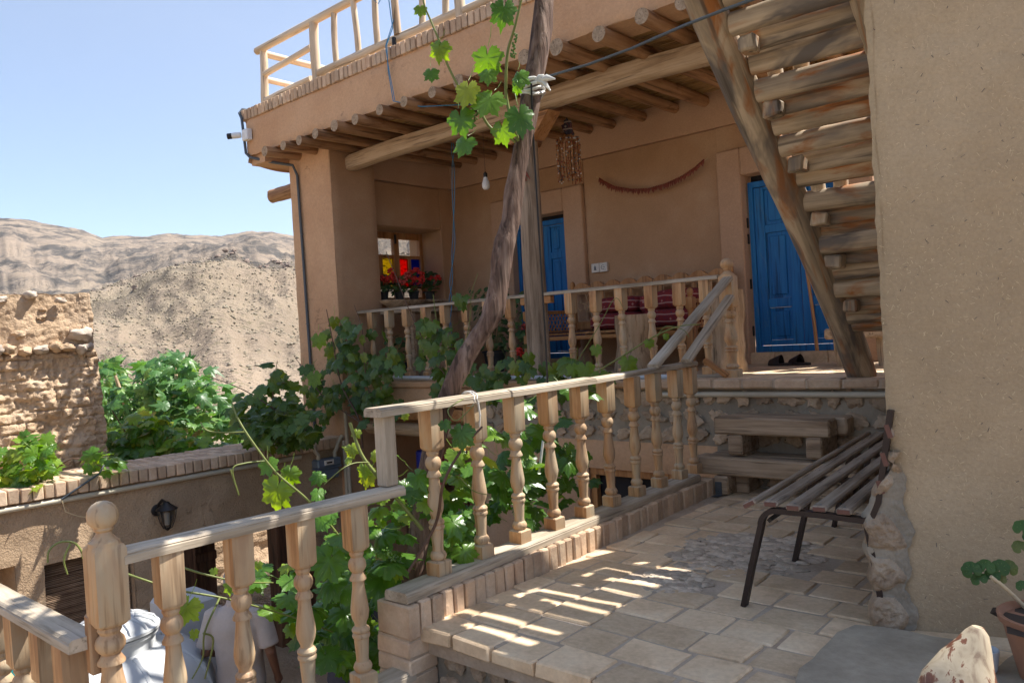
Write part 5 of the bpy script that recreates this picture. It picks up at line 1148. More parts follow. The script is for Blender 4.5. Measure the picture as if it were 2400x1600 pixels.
# ------------------------------------------------------------ leaves
def leaf_shape(kind):
    def r_of(t):      # t angle from tip (+Y), 0..pi, centre at (0,.38)
        if kind == 'grape': T = [(0, .68), (.20, .54), (.42, .45), (.62, .54), (.80, .62), (1.0, .50), (1.30, .40), (1.55, .46), (1.85, .55), (2.15, .44), (2.6, .46), (2.95, .40), (math.pi, .10)]
        elif kind == 'fig': T = [(0, .80), (.38, .30), (.80, .58), (1.25, .27), (1.75, .42), (2.4, .32), (math.pi, .30)]
        else: T = [(0, .46), (.4, .48), (.7, .44), (1.1, .5), (1.5, .45), (1.9, .49), (2.4, .46), (2.8, .40), (math.pi, .12)]
        for (a, ra), (b, rb_) in zip(T, T[1:]):
            if t <= b:
                k = (t-a)/(b-a); k = k if kind == 'grape' else k*k*(3-2*k); return ra+(rb_-ra)*k
        return T[-1][1]
    n = 44 if kind == 'grape' else 26; out = []
    lobes = [0, .78, 1.85] if kind == 'grape' else [0, .8, 1.75]
    pts = [(0, .38, 0, .0)]
    for ring, sc in ((0, .5), (1, 1)):
        for k in range(n):
            t = 2*math.pi*k/n; tt = t if t <= math.pi else 2*math.pi-t
            r = r_of(tt)*sc*(1+(.05 if (k % 2 == 0 and ring and kind == 'grape') else (-.07 if ring and kind == 'grape' else 0)))
            vn = 1.0 if min(abs(tt-l) for l in lobes) < math.pi/n*.95 else 0.0
            x, y = math.sin(t)*r, .38+math.cos(t)*r
            z = -.16*abs(x)-.12*(y-.38)**2*2+(.03 if ring == 0 else -.02)*(1-vn)+(-.02*vn)
            pts.append((x, y, z, vn*(1 if ring == 0 else .55)))
    fs = [(0, 1+(k+1) % n, 1+k) for k in range(n)]+[(1+k, 1+(k+1) % n, 1+n+(k+1) % n, 1+n+k) for k in range(n)]
    return [Vector(p[:3]) for p in pts], fs, [p[3] for p in pts]
def petiole_shift(S):
    v, f, a = S; return ([Vector((p.x, p.y+.02, p.z)) for p in v], [q[::-1] for q in f], a)
LEAF = {k: leaf_shape(k) for k in ('grape', 'fig', 'ger')}
TOC = Vector((.55, -.65, .1))
def add_leaf(mb, pos, size, rv, kind='grape', nrm=None, tip=None, rg=rnd, young=0):
    vs, fs, aux = LEAF[kind]
    n = Vector(nrm) if nrm else (Vector((0, 0, 1))*rg.uniform(.3, 1.1)+TOC*rg.uniform(.1, 1.1)+Vector((rg.uniform(-1, 1), rg.uniform(-1, 1), rg.uniform(-1, 1)))*.55)
    n = n.normalized(); t = Vector(tip) if tip else Vector((rg.uniform(-1, 1), rg.uniform(-1, 1), rg.uniform(-1.5, .2)))
    y = (t-n*t.dot(n)); y = y.normalized() if y.length > .05 else n.orthogonal().normalized(); x = y.cross(n)
    cup = rg.uniform(.4, 1.9); tw = rg.uniform(-.25, .25)
    sx = rg.uniform(.78, 1.12); cr = rg.uniform(-.35, .5); P0 = Vector(pos)
    q = [P0+(x*p.x*sx+y*p.y+n*(p.z*cup+tw*p.x*p.y-cr*max(0, p.y-.5)**2*1.6+.10*math.sin(p.x*9+cup*5)*abs(p.x)))*size for p in vs]
    mb.add(q, fs, rv, aux)
    if size > .085 and kind != 'ger':
        e = P0-y*size*rg.uniform(.3, .7)-n*size*rg.uniform(.1, .4)+Vector((0, 0, rg.uniform(-.2, .3)*size)); w_ = size*.012; md = (P0+e)/2-n*size*.06
        vv = []
        for c_ in (P0+y*.02*size, md, e): vv += [c_+x*w_, c_-x*w_*.5+n*w_, c_-x*w_*.5-n*w_]
        mb.add(vv, [(a*3+b_, a*3+(b_+1) % 3, a*3+3+(b_+1) % 3, a*3+3+b_) for a in (0, 1) for b_ in range(3)], rv, [1.0]*9)
def foliage(name, specs, mat, parent, kind='grape', seed=1, stems=None, label=None):
    """specs: list of (centre, radii, count, size_lo, size_hi)"""
    rg = random.Random(seed); mb = MB()
    for c, r, n, a, b in specs:
        for _ in range(n):
            while True:
                p = Vector((rg.uniform(-1, 1), rg.uniform(-1, 1), rg.uniform(-1, 1)))
                if p.length < 1 and p.length > .15*rg.random()**.5: break
            pos = Vector(c)+Vector((p.x*r[0], p.y*r[1], p.z*r[2]))
            rv = min(1, max(0, rg.random()*.75+.25*p.z*rg.random()+(.2 if rg.random() < .06 else 0)))
            add_leaf(mb, pos, rg.uniform(a, b), rv, kind, rg=rg)
    return obj(name, mb, mat, parent, angle=180, label=label)
def shoot(name, pts, r0, r1, mat, parent, seg=7):
    P = [Vector(p) for p in pts]; Q = []
    for i in range(len(P)-1):         # catmull-rom
        a, b, c, d = P[max(i-1, 0)], P[i], P[i+1], P[min(i+2, len(P)-1)]
        for k in range(6):
            t = k/6; Q.append(.5*((2*b)+(c-a)*t+(2*a-5*b+4*c-d)*t*t+(3*b-a-3*c+d)*t**3))
    Q.append(P[-1]); n = len(Q); mb = MB(); mb.tube(Q, [r0+(r1-r0)*i/(n-1) for i in range(n)], seg, rough=.08); return obj(name, mb, mat, parent, angle=80)
def A(l, dflt=None): return [tuple(at(*p)) for p in l]
# main vine
GV = thing('grapevine', 'old grapevine with thick bare trunk rising past the terrace balustrade to the roof', 'vine', (-2.98, 2.35, -1.93))
T_ = [(-2.95, 2.45, -1.93), (-3.0, 2.38, -1.2), (-2.99, 2.35, -.6), (-2.983, 2.351, -.373), (-2.95, 2.4, -.175), (-2.87, 2.468, .163), (-2.86, 2.54, .415), (-2.83, 2.60, .714), (-2.81, 2.66, .894), (-2.757, 2.74, 1.087), (-2.71, 2.80, 1.203), (-2.65, 2.874, 1.339), (-2.635, 2.919, 1.48), (-2.621, 2.961, 1.668), (-2.608, 3.014, 1.815), (-2.604, 3.046, 1.969), (-2.581, 3.136, 2.273), (-2.577, 3.21, 2.509), (-2.571, 3.284, 2.75), (-2.58, 3.346, 2.997), (-2.597, 3.402, 3.292), (-2.5, 3.3, 3.6)]
Q = []
P = [Vector(p) for p in T_]
for i in range(len(P)-1):
    a, b, c, d = P[max(i-1, 0)], P[i], P[i+1], P[min(i+2, len(P)-1)]
    for k in range(5): t = k/5; Q.append(.5*((2*b)+(c-a)*t+(2*a-5*b+4*c-d)*t*t+(3*b-a-3*c+d)*t**3))
mb = MB(); nQ = len(Q); mb.tube(Q, [.049*(1+.07*math.sin(i*.23)+.04*math.sin(i*.7)) for i in range(nQ)], 30, rough=.11)
obj('trunk', mb, 'trunk', GV, angle=80)
SA = [(-2.58, 3.12, 2.16), (-2.611, 3.044, 2.231), (-2.682, 2.982, 2.284), (-2.713, 2.929, 2.379), (-2.76, 2.862, 2.474), (-2.796, 2.818, 2.591), (-2.802, 2.788, 2.681), (-2.83, 2.751, 2.807), (-2.839, 2.718, 2.895), (-2.846, 2.713, 3.032)]
SB = [(-2.579, 3.071, 2.211), (-2.567, 3.016, 2.286), (-2.583, 3.003, 2.415), (-2.568, 2.991, 2.515), (-2.55, 2.995, 2.637), (-2.51, 3.005, 2.733), (-2.478, 3.035, 2.878), (-2.452, 3.059, 3.002)]
shoot('shoot', SA, .009, .004, 'stem', GV); shoot('shoot', SB, .010, .005, 'stem', GV)
rg = random.Random(4); mb = MB()
UP = [((-2.609, 2.917, 2.615), .155, .55), ((-2.781, 2.766, 2.674), .11, .8), ((-2.847, 2.747, 2.557), .09, .4), ((-2.852, 2.706, 2.865), .065, .7), ((-2.652, 2.81, 2.437), .155, .95), ((-2.731, 2.806, 2.319), .15, .35), ((-2.56, 2.89, 2.378), .165, .6), ((-2.535, 3.047, 2.518), .12, .5), ((-2.445, 2.923, 2.285), .17, .1), ((-2.542, 2.904, 2.242), .13, .6), ((-2.699, 2.832, 2.191), .12, .45), ((-2.472, 2.906, 2.799), .15, .15), ((-2.49, 2.99, 2.46), .08, .5), ((-2.60, 2.9, 2.52), .10, .6)]
for p, s, rv in [(a_, b_*1.0, c_) for a_, b_, c_ in UP]: add_leaf(mb, Vector(p)+Vector((0, 0, s*.3)), s, rv, nrm=(.45+rg.uniform(-.3, .3), -.8, rg.uniform(-.1, .5)), tip=(rg.uniform(-.4, .3), rg.uniform(-.2, .2), -1), rg=rg)
for c, r, n in (((-1.95, 2.6, 3.5), (.35, .4, .2), 40), ((-1.65, 2.15, 3.3), (.35, .45, .2), 48), ((-1.5, 1.7, 3.2), (.5, .4, .2), 40), ((-2.55, 3.25, 3.65), (.2, .2, .2), 10)):
    for _ in range(n): add_leaf(mb, Vector(c)+Vector((rg.uniform(-r[0], r[0]), rg.uniform(-r[1], r[1]), rg.uniform(-r[2], r[2]))), rg.uniform(.11, .17), rg.random(), nrm=(rg.uniform(-.5, .5), rg.uniform(-.5, .5), 1), rg=rg)
obj('upper_leaves', mb, 'leaf', GV, angle=180)
for b_, e_ in (((-2.5, 3.3, 3.58), (-1.9, 2.5, 3.5)), ((-1.9, 2.5, 3.5), (-1.4, 1.6, 3.2))): shoot('branch', [b_, (Vector(b_)+Vector(e_))/2+Vector((0, 0, .08)), e_], .025, .01, 'trunk', GV)
mb = MB()
for (x, y, n, d, L) in ((1212, 80, 26, 3.9, 55), (1205, 125, 8, 3.9, 12), (1118, 262, 12, 3.93, 25), (1110, 255, 8, 3.93, 15)):
    for i in range(n): t = i/n; r = .0055; p = at(x-t*L*.25+rg.uniform(-6, 6)*(1-.5*t), y+t*L, d); mb.blob(p, (r, r, r), 1, (6, 5), .1)
obj('grape_cluster', mb, 'grape', GV)
# lower leaves, drawn behind and between the balusters
def rail_d(x, y):        # distance along the view ray to the plane of the balustrade
    d = at(x, y, 1)-CAM; return (-2.66-CAM.x)/d.x
mb = MB(); mby = MB(); rg = random.Random(9)
o1 = (600, 860); o3 = (600, 1066); z_ = .3406
LV = [(o1, 430, 870, 100, .5, .3), (o1, 430, 1050, 125, .5, .35), (o1, 520, 1030, 110, .5, .4), (o1, 920, 930, 150, .8, .12), (o1, 880, 1000, 120, .8, .2), (o1, 1080, 770, 140, .45, .15), (o1, 1070, 870, 150, .3, .25), (o1, 1225, 850, 120, .7, .1), (o1, 1430, 640, 190, 1., .25), (o1, 1540, 660, 120, .95, .3), (o1, 990, 1050, 85, .9, .2), (o1, 960, 1200, 190, .35, .2), (o1, 860, 1170, 160, .5, .15), (o1, 1130, 960, 110, .85, .1), (o1, 560, 1200, 150, .45, .3), (o1, 560, 1330, 200, .5, .2), (o1, 450, 1370, 130, .5, .3), (o1, 90, 1480, 150, .4, .5), (o1, 220, 1470, 130, .45, .4), (o1, 800, 1480, 220, .4, .2), (o1, 830, 1330, 120, .6, .2), (o1, 950, 1380, 120, .9, .2), (o1, 1020, 1200, 130, .4, .2), (o1, 1330, 1080, 150, .5, .12), (o1, 1430, 1180, 120, .55, .1), (o1, 1400, 1270, 130, .6, .1), (o1, 1350, 1200, 120, .3, .3), (o1, 1580, 590, 120, .3, .3), (o1, 1650, 540, 110, .7, .3), (o1, 1720, 820, 210, .1, .4), (o1, 1640, 760, 150, .15, .4), (o1, 1880, 480, 170, .3, .3), (o1, 1830, 570, 140, .35, .3), (o1, 2140, 660, 130, .2, .4), (o1, 2110, 800, 110, .2, .4), (o1, 1620, 830, 150, .1, .5), (o1, 1700, 930, 150, .15, .5), (o1, 1800, 960, 140, .2, .5), (o1, 1900, 780, 140, .2, .5), (o1, 1380, 900, 140, .5, .3), (o1, 1340, 800, 120, .6, .3), (o1, 2240, 230, 120, .4, .2), (o1, 1880, 300, 140, .45, .4), (o1, 1900, 1000, 120, .3, .5), (o1, 1040, 1030, 120, .7, .3), (o1, 1240, 1000, 110, .3, .2), (o1, 700, 1100, 100, .5, .4), (o1, 640, 640, 60, .9, .3),
      (o3, 210, 1000, 160, .45, .5), (o3, 100, 890, 150, .5, .5), (o3, 560, 890, 190, .45, .25), (o3, 560, 1000, 190, .5, .25), (o3, 500, 1230, 260, .15, .35), (o3, 560, 1110, 200, .3, .35), (o3, 460, 1400, 150, .2, .4), (o3, 560, 1400, 150, .5, .4), (o3, 870, 870, 210, .35, .3), (o3, 850, 1070, 110, .75, .3), (o3, 860, 1200, 120, .4, .35), (o3, 420, 800, 170, .6, .3), (o3, 230, 1190, 90, .8, .5), (o3, 240, 780, 80, .9, .45), (o3, 620, 1480, 150, .4, .4), (o3, 780, 650, 120, .6, .3), (o3, 820, 1330, 130, .35, .4), (o3, 700, 960, 140, .4, .4), (o3, 40, 1100, 130, .6, .4), (o3, 760, 1450, 140, .2, .5), (o3, 880, 1330, 130, .3, .4)]
for o, x, y, s, rv, off in LV:
    X_, Y_ = o[0]+x*z_, o[1]+y*z_; d = rail_d(X_, Y_)+off; sz = s*z_/FPX*d*1.32
    for rep in range(2):
        jx, jy = (0, 0) if rep == 0 else (rg.uniform(-45, 45), rg.uniform(-40, 40))
        p = at(X_+jx, Y_+jy, d+(.12+.2*rg.random() if rep else 0))
        add_leaf(mb, p+Vector((0, 0, sz*.35)), sz*(1 if rep == 0 else rg.uniform(.75, 1)), min(1, max(0, rv+(rg.uniform(-.25, .1) if rep else 0))), nrm=Vector((.45, -.25, 1.0))+Vector((rg.uniform(-1, 1), rg.uniform(-1, 1), rg.uniform(-1, 1)))*.5, tip=(rg.uniform(-.8, .8), rg.uniform(-.5, .5), -1), rg=rg)
for o, x, y, s, rv, off in ((o1, 1420, 450, 185, .12, -.28), (o1, 1290, 390, 90, .15, -.2), (o1, 80, 670, 130, .55, .5), (o1, 170, 840, 240, .85, .5), (o1, 240, 730, 140, .7, .45), (o1, 700, 450, 70, .9, .3), (o1, 650, 560, 100, .9, .35), (o1, 830, 600, 85, .95, .3), (o1, 790, 740, 150, .95, .3), (o1, 740, 700, 110, .85, .3), (o1, 1030, 330, 60, .9, .2)):
    X_, Y_ = o[0]+x*z_, o[1]+y*z_; d = rail_d(X_, Y_)+off; sz = s*z_/FPX*d*1.05
    add_leaf(mb, at(X_, Y_, d)+Vector((0, 0, sz*.35)), sz, rv, nrm=(.6, -.9, .3+rg.uniform(-.2, .3)), tip=(rg.uniform(-.4, .4), 0, -1), rg=rg)
for c, d, r, n in (((1080, 1330), .5, (60, 130), 40), ((860, 1420), .55, (80, 150), 45), ((1200, 1130), .7, (110, 100), 55), ((1290, 1060), .9, (60, 110), 30), ((1000, 1200), .45, (90, 120), 40), ((760, 1480), .6, (70, 110), 22)):
    for _ in range(n):
        X_, Y_ = rg.gauss(c[0], r[0]*.5), rg.gauss(c[1], r[1]*.5); q = rail_d(X_, Y_)+d+rg.uniform(0, .5)
        add_leaf(mb, at(X_, Y_, q), rg.uniform(.10, .16), rg.random()**1.5*.8, rg=rg)
obj('lower_leaves', mb, 'leaf', GV, angle=180)
def sh(pts, r0=.006, r1=.003, mat='stem', nm='shoot', par=None): return shoot(nm, [at(x, y, rail_d(x, y)+o) for x, y, o in pts], r0, r1, mat, par or GV, 6)
sh([(1130, 1000, -.2), (1085, 1050, -.2), (1040, 1130, -.2), (1020, 1230, 0), (950, 1350, .1)], .005, .008, 'brownstem')
sh([(820, 990, .3), (845, 1060, .25), (880, 1110, .2), (940, 1180, .15), (990, 1240, .1)], .008, .010)
sh([(1080, 1120, -.1), (1110, 1150, -.15), (1140, 1158, -.15)], .003, .002); sh([(1085, 935, -.1), (1050, 960, -.15), (1070, 985, -.2), (1110, 950, -.2)], .003, .002)
sh([(544, 945, .6), (560, 985, .55), (595, 1040, .5), (650, 1110, .45), (720, 1170, .4), (790, 1250, .35), (840, 1330, .3)], .0045, .0065)
sh([(470, 990, .6), (485, 1008, .55), (520, 1013, .55), (572, 1012, .5)], .003, .004)
sh([(760, 1135, .3), (800, 1100, .2), (830, 1085, .2), (865, 1083, .2)], .0025, .003); sh([(540, 1100, .5), (560, 1160, .5), (545, 1100, .5), (575, 1085, .5), (620, 1080, .5)], .003, .004)
for P4 in ([(425, 1328, .35), (480, 1345, .3), (560, 1362, .25), (640, 1365, .3)], [(300, 1345, .35), (350, 1362, .3), (390, 1300+75, .3)], [(430, 1385, .35), (520, 1400, .3), (600, 1420, .3), (700, 1450, .35), (780, 1480, .4)], [(515, 1400, .3), (480, 1480, .25), (475, 1540, .25), (450, 1590, .25)], [(476, 1483, .25), (500, 1500, .25), (480, 1590, .25)], [(196, 1300, .5), (175, 1272, .5), (140, 1270, .5), (115, 1290, .5), (112, 1318, .5)], [(165, 1273, .5), (150, 1310, .5), (158, 1345, .5)]): sh(P4, .0045, .003)
mb = MB()
for x, y, s, rv, o in ((445, 1415, 58, .9, .22), (540, 1370, 30, .6, .3), (455, 1480, 24, .8, .25), (500, 1335, 18, .8, .3), (196, 1300, 14, .9, .4), (605, 1320, 20, .9, .35)):
    d = rail_d(x, y)+o; add_leaf(mb, at(x, y-s*.3, d), s/FPX*d*1.1, rv, nrm=(.6, -.8, .3), tip=(rg.uniform(-.3, .3), 0, -1), rg=rg)
obj('young_leaves', mb, 'leafyoung', GV, angle=180)
mb = MB()
for i in range(60): t = i/60; r = .005; X_, Y_ = 905+t*50+rg.uniform(-8, 8), 1290+t*45+rg.uniform(-8, 8); mb.blob(at(X_, Y_, rail_d(X_, Y_)+.15), (r, r, r), 1, (5, 4), .1)
obj('grape_cluster', mb, 'grape', GV)
# vine climbing the pillar and the porch edge
def pd(x, y, Yp): d = at(x, y, 1)-CAM; return (Yp-CAM.y)/d.y
CV = thing('climbing_vine', 'grapevine climbing the pillar foot and the left end of the porch balustrade', 'vine', (-6.9, 5.2, -1.93))
mb = MB(); rg = random.Random(12)
for cx, cy, rx, ry, n in ((830, 880, 95, 75, 66), (870, 830, 70, 60, 26), (800, 780, 45, 45, 26), (880, 950, 60, 35, 22), (760, 950, 40, 55, 18), (1000, 760, 20, 30, 8), (1040, 820, 60, 60, 22), (1040, 890, 30, 35, 8), (1090, 880, 50, 40, 13), (1190, 870, 50, 35, 13), (1290, 880, 45, 30, 12), (1390, 870, 40, 20, 7), (1240, 850, 30, 25, 10), (730, 880, 22, 60, 10), (1150, 890, 40, 30, 7), (1330, 850, 25, 20, 6), (1075, 690, 18, 14, 4)):
    for _ in range(n):
        a = rg.uniform(0, 6.28); q = math.sqrt(rg.random()); X_, Y_ = cx+rx*q*math.cos(a), cy+ry*q*math.sin(a)
        Yp = rg.uniform(5.0, 5.45) if X_ < 960 else rg.uniform(4.9, 5.4); add_leaf(mb, at(X_, Y_, pd(X_, Y_, Yp)), rg.uniform(.10, .17), rg.random()*.8, rg=rg, nrm=Vector((.3, -.75, .45))+Vector((rg.uniform(-1, 1), rg.uniform(-1, 1), rg.uniform(-1, 1)))*.55, tip=(rg.uniform(-.8, .8), 0, -1))
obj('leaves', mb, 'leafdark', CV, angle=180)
def cs(pts, r0=.006, r1=.003, mat='brownstem', Yp=5.1, par=None): return shoot('shoot', [at(x, y, pd(x, y, Yp)) for x, y in pts], r0, r1, mat, par or CV, 6)
cs([(850, 1050), (840, 980), (800, 900), (780, 800), (765, 725)], .012, .004); cs([(860, 1000), (760, 930), (715, 870), (690, 835)], .008, .003); cs([(900, 1000), (860, 900), (850, 780), (830, 715)], .006, .003)
cs([(905, 590), (925, 640), (965, 740), (1010, 830), (1060, 900)], .004, .006, Yp=5.3); cs([(1015, 690), (1025, 760), (1045, 830), (1050, 900)], .004, .005, 'stem', 5.2); cs([(1120, 640), (1105, 690), (1100, 760), (1080, 850)], .003, .004, 'stem', 5.2)
cs([(1350, 900), (1450, 840), (1530, 790), (1590, 765), (1640, 760)], .008, .003, 'stem', 4.9); cs([(1540, 790), (1560, 765), (1600, 772), (1615, 790)], .004, .002, 'stem', 4.9); cs([(1300, 930), (1400, 770), (1440, 700), (1460, 720)], .004, .002, 'stem', 5.0)
mb = MB()
for x, y, s in ((1470, 845, 42), (1520, 800, 22), (1395, 815, 28), (1560, 785, 16), (1370, 860, 40), (1340, 860, 30), (745, 790, 36), (735, 880, 40), (1405, 880, 40)):
    d = pd(x, y, 4.9); add_leaf(mb, at(x, y-s*.3, d), s/FPX*d*1.1, .6, nrm=(.6, -.8, .3), tip=(.1, 0, -1), rg=rg)
obj('young_leaves', mb, 'leafyoung', CV, angle=180)
# vine on the courtyard wall beside the pillar
CW = thing('wall_vine', 'dark leafy grapevine sprawling over the brick coping left of the pillar', 'vine', (-8.0, 4.7, .2))
mb = MB(); rg = random.Random(15)
for cx, cy, rx, ry, n in ((650, 1000, 72, 45, 105), (655, 930, 40, 45, 22), (640, 890, 22, 40, 9), (700, 990, 40, 35, 30), (600, 990, 55, 45, 36), (580, 960, 40, 35, 14)):
    for _ in range(n):
        a = rg.uniform(0, 6.28); q = math.sqrt(rg.random()); X_, Y_ = cx+rx*q*math.cos(a), cy+ry*q*math.sin(a); add_leaf(mb, at(X_, Y_, rg.uniform(7.4, 8.6)), rg.uniform(.11, .18), rg.random()*.8, rg=rg)
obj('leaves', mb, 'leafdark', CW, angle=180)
shoot('shoot', [at(640, 1040, 8), at(638, 960, 8), at(642, 900, 8), at(650, 845, 8)], .008, .003, 'brownstem', CW); shoot('shoot', [at(720, 1010, 8), at(600, 930, 8), at(540, 900, 8.2), at(480, 880, 8.4)], .007, .003, 'brownstem', CW)
# vine on the coping at left
LVn = thing('coping_vine', 'bright young vine growing over the brick coping at the left edge', 'vine', (-8.2, 2.2, .18))
mb = MB(); rg = random.Random(16)
for cx, cy, rx, ry, n in ((60, 1085, 75, 55, 62), (20, 1120, 50, 30, 30), (110, 1060, 25, 25, 12), (235, 1075, 30, 25, 14), (70, 1040, 25, 20, 8)):
    for _ in range(n):
        a = rg.uniform(0, 6.28); q = math.sqrt(rg.random()); X_, Y_ = cx+rx*q*math.cos(a), cy+ry*q*math.sin(a); add_leaf(mb, at(X_, Y_, rg.uniform(6.7, 7.3)), rg.uniform(.11, .17), .25+rg.random()*.7, rg=rg)
obj('leaves', mb, 'leaf', LVn, angle=180)
shoot('shoot', [at(90, 1130, 7), at(130, 1100, 7), at(170, 1075, 7), at(220, 1085, 7), at(240, 1095, 7)], .008, .004, 'brownstem', LVn)
# fig tree and vines behind
FT = thing('fig_tree', 'broad fig tree with large lobed leaves beyond the courtyard wall', 'fig tree', (-10.9, 5.1, -2.9))
mb = MB(); rg = random.Random(18)
for cx, cy, rx, ry, n in ((410, 900, 85, 55, 150), (400, 870, 60, 40, 60), (470, 950, 90, 60, 120), (300, 960, 70, 80, 130), (262, 900, 35, 55, 50), (350, 970, 90, 60, 110), (430, 1010, 110, 50, 90), (540, 985, 50, 45, 34), (560, 1010, 30, 30, 30), (415, 845, 18, 12, 8), (340, 855, 25, 12, 10), (250, 850, 16, 12, 6)):
    for _ in range(n):
        a = rg.uniform(0, 6.28); q = math.sqrt(rg.random()); X_, Y_ = cx+rx*q*math.cos(a), cy+ry*q*math.sin(a)
        depth = 11+(cy+ry-Y_)*.006+rg.uniform(-.9, .9); add_leaf(mb, at(X_, Y_, depth), rg.uniform(.16, .27), rg.random(), 'fig', rg=rg)
obj('crown', mb, 'fig', FT, angle=180)
for pts in ([(-10.9, 5.1, -2.9), (-10.9, 5.1, -1), at(400, 1020, 11), at(410, 920, 11), at(415, 850, 11.2)], [(-10.9, 5.1, -1.5), at(450, 1040, 11), at(520, 1000, 11), at(560, 980, 11)], [(-10.9, 5.1, -1.4), at(350, 1030, 11), at(300, 960, 11), at(270, 880, 11)], [(-10.9, 5.1, -1.0), at(430, 1010, 10.8), at(470, 950, 10.8), at(490, 900, 11)]): shoot('trunk', pts, .07, .02, 'beam', FT, 10)
GB = thing('back_vine', 'glossy light green vine tangle at the foot of the fig tree', 'vine', (-9.6, 4.2, -.2))
mb = MB(); rg = random.Random(19)
for cx, cy, rx, ry, n in ((300, 1040, 65, 45, 130), (380, 1040, 90, 40, 110), (270, 1070, 45, 30, 90), (440, 1060, 70, 25, 80), (350, 990, 50, 30, 60), (500, 1050, 50, 18, 26), (225, 1075, 25, 20, 20)):
    for _ in range(n):
        a = rg.uniform(0, 6.28); q = math.sqrt(rg.random()); X_, Y_ = cx+rx*q*math.cos(a), cy+ry*q*math.sin(a); add_leaf(mb, at(X_, Y_, rg.uniform(8.9, 9.9)), rg.uniform(.12, .19), .3+rg.random()*.7, rg=rg)
obj('leaves', mb, 'leaf', GB, angle=180)
shoot('shoot', [(-9.6, 4.2, -.2), at(340, 1060, 9.4), at(300, 1020, 9.3), at(262, 960, 9.2)], .015, .005, 'brownstem', GB)
# loose bricks on the coping
for k, (x, y) in enumerate(((-8.32, 3.62), (-8.20, 3.70))): 
    mb = MB(); mb.bbox(x-.1, x+.1, y-.05, y+.05, .0, .06+.06*k, .006); tag(obj('loose_brick', mb, 'brick'), ('front' if k else 'back')+' loose yellow brick lying behind the coping under the fig tree', 'brick')
# potted geraniums at the window and on the porch floor
def pot_plant(lb, x, y, z, r, h, spread, tall, n, flowers, seed, kind='ger', potmat='darkpot', group=None):
    t = thing('potted_geranium', lb, 'potted plant', (x, y, z), 0, group); rg = random.Random(seed)
    mb = MB(); mb.lathe([(0, r*.7), (h*.9, r*.95), (h*.92, r*1.08), (h, r*1.1), (h, r*.98), (h*.9, r*.9)], 20); obj('pot', mb, potmat, t, Mw=Matrix.Translation((x, y, z)), angle=50)
    mb = MB(); ms = MB()
    for _ in range(n):
        a = rg.uniform(0, 6.28); q = math.sqrt(rg.random())*spread; zz = z+h+rg.random()*tall; p = Vector((x+q*math.cos(a), y+q*math.sin(a), zz)); add_leaf(mb, p, rg.uniform(.055, .09), rg.random()*.8, kind, rg=rg, nrm=Vector((q*math.cos(a)*3, q*math.sin(a)*3-.3, .6)))
        if _ % 3 == 0: ms.tube([(x, y, z+h*.8), ((x+p.x)/2, (y+p.y)/2, (z+h+p.z)/2+.02), p], .003, 4)
    obj('leaves', mb, 'geranium', t, angle=180); obj('stems', ms, 'stem', t, angle=180)
    if flowers:
        mb = MB()
        for _ in range(flowers):
            a = rg.uniform(0, 6.28); q = rg.random()*spread; c = Vector((x+abs(q*math.cos(a))*.8+.05, y+q*math.sin(a)-.03, z+h+tall*rg.uniform(.35, 1.1)))
            for k in range(16): d = Vector((rg.uniform(-1, 1), rg.uniform(-1, 1), rg.uniform(-.6, 1))).normalized()*.036; mb.blob(c+d, (.018, .018, .015), k, (6, 4), .3)
            mb.tube([(x, y, z+h), c], .0025, 4)
        obj('flowers', mb, 'red' if seed % 2 else 'pinkpetal', t, angle=180)
    return t
pot_plant('leftmost dark pot of red geraniums on the window ledge, under the yellow pane', -7.62, 6.32, 1.735, .07, .12, .15, .22, 60, 6, 31, group='pots on the window ledge')
pot_plant('dark pot of pale red geraniums on the window ledge, under the red pane', -7.62, 6.58, 1.735, .07, .12, .14, .2, 46, 6, 32, group='pots on the window ledge')
pot_plant('dark pot of bright red geraniums on the window ledge, under the blue pane', -7.60, 6.80, 1.735, .07, .12, .14, .24, 50, 8, 33, group='pots on the window ledge')
pot_plant('rightmost dark pot with dense round geranium leaves on the window ledge', -7.60, 7.08, 1.735, .07, .12, .12, .26, 60, 2, 35, group='pots on the window ledge')
mb = MB(); mb.lathe([(0, .09), (.02, .13), (.09, .21), (.10, .215), (.09, .20), (.03, .12)], 30, Matrix.Diagonal((1, 1.5, 1, 1))); tag(obj('wooden_bowl', mb, 'timber', Mw=Matrix.Translation((-7.0, 6.1, 1.60)), angle=50), 'shallow pale wooden bowl on the plant stand below the window', 'bowl')
mb = MB(); mb.bbox(-7.25, -6.7, 5.95, 6.9, 1.55, 1.59, .006)
for x in (-7.2, -6.75):
    for y in (6.0, 6.85): mb.bbox(x-.025, x+.025, y-.025, y+.025, .808, 1.549, .004)
tag(obj('plant_stand', mb, 'timber'), 'rough wooden plant stand on the porch below the window', 'stand')
pot_plant('leafy dark potted plant on the porch floor behind the twisted blue cords', -6.35, 6.9, .806, .14, .25, .26, .75, 150, 0, 36)
pot_plant('tall leafy potted plant between the cords and the left blue door', -6.0, 7.1, .806, .13, .25, .22, .70, 120, 1, 38)
pot_plant('low potted plant on the porch floor at the foot of the column', -5.15, 6.0, .806, .10, .15, .18, .18, 40, 1, 39)
pot_plant('low bushy potted plant on the porch floor left of the upright wood block', -7.0, 6.0, .806, .12, .18, .2, .32, 70, 0, 40)
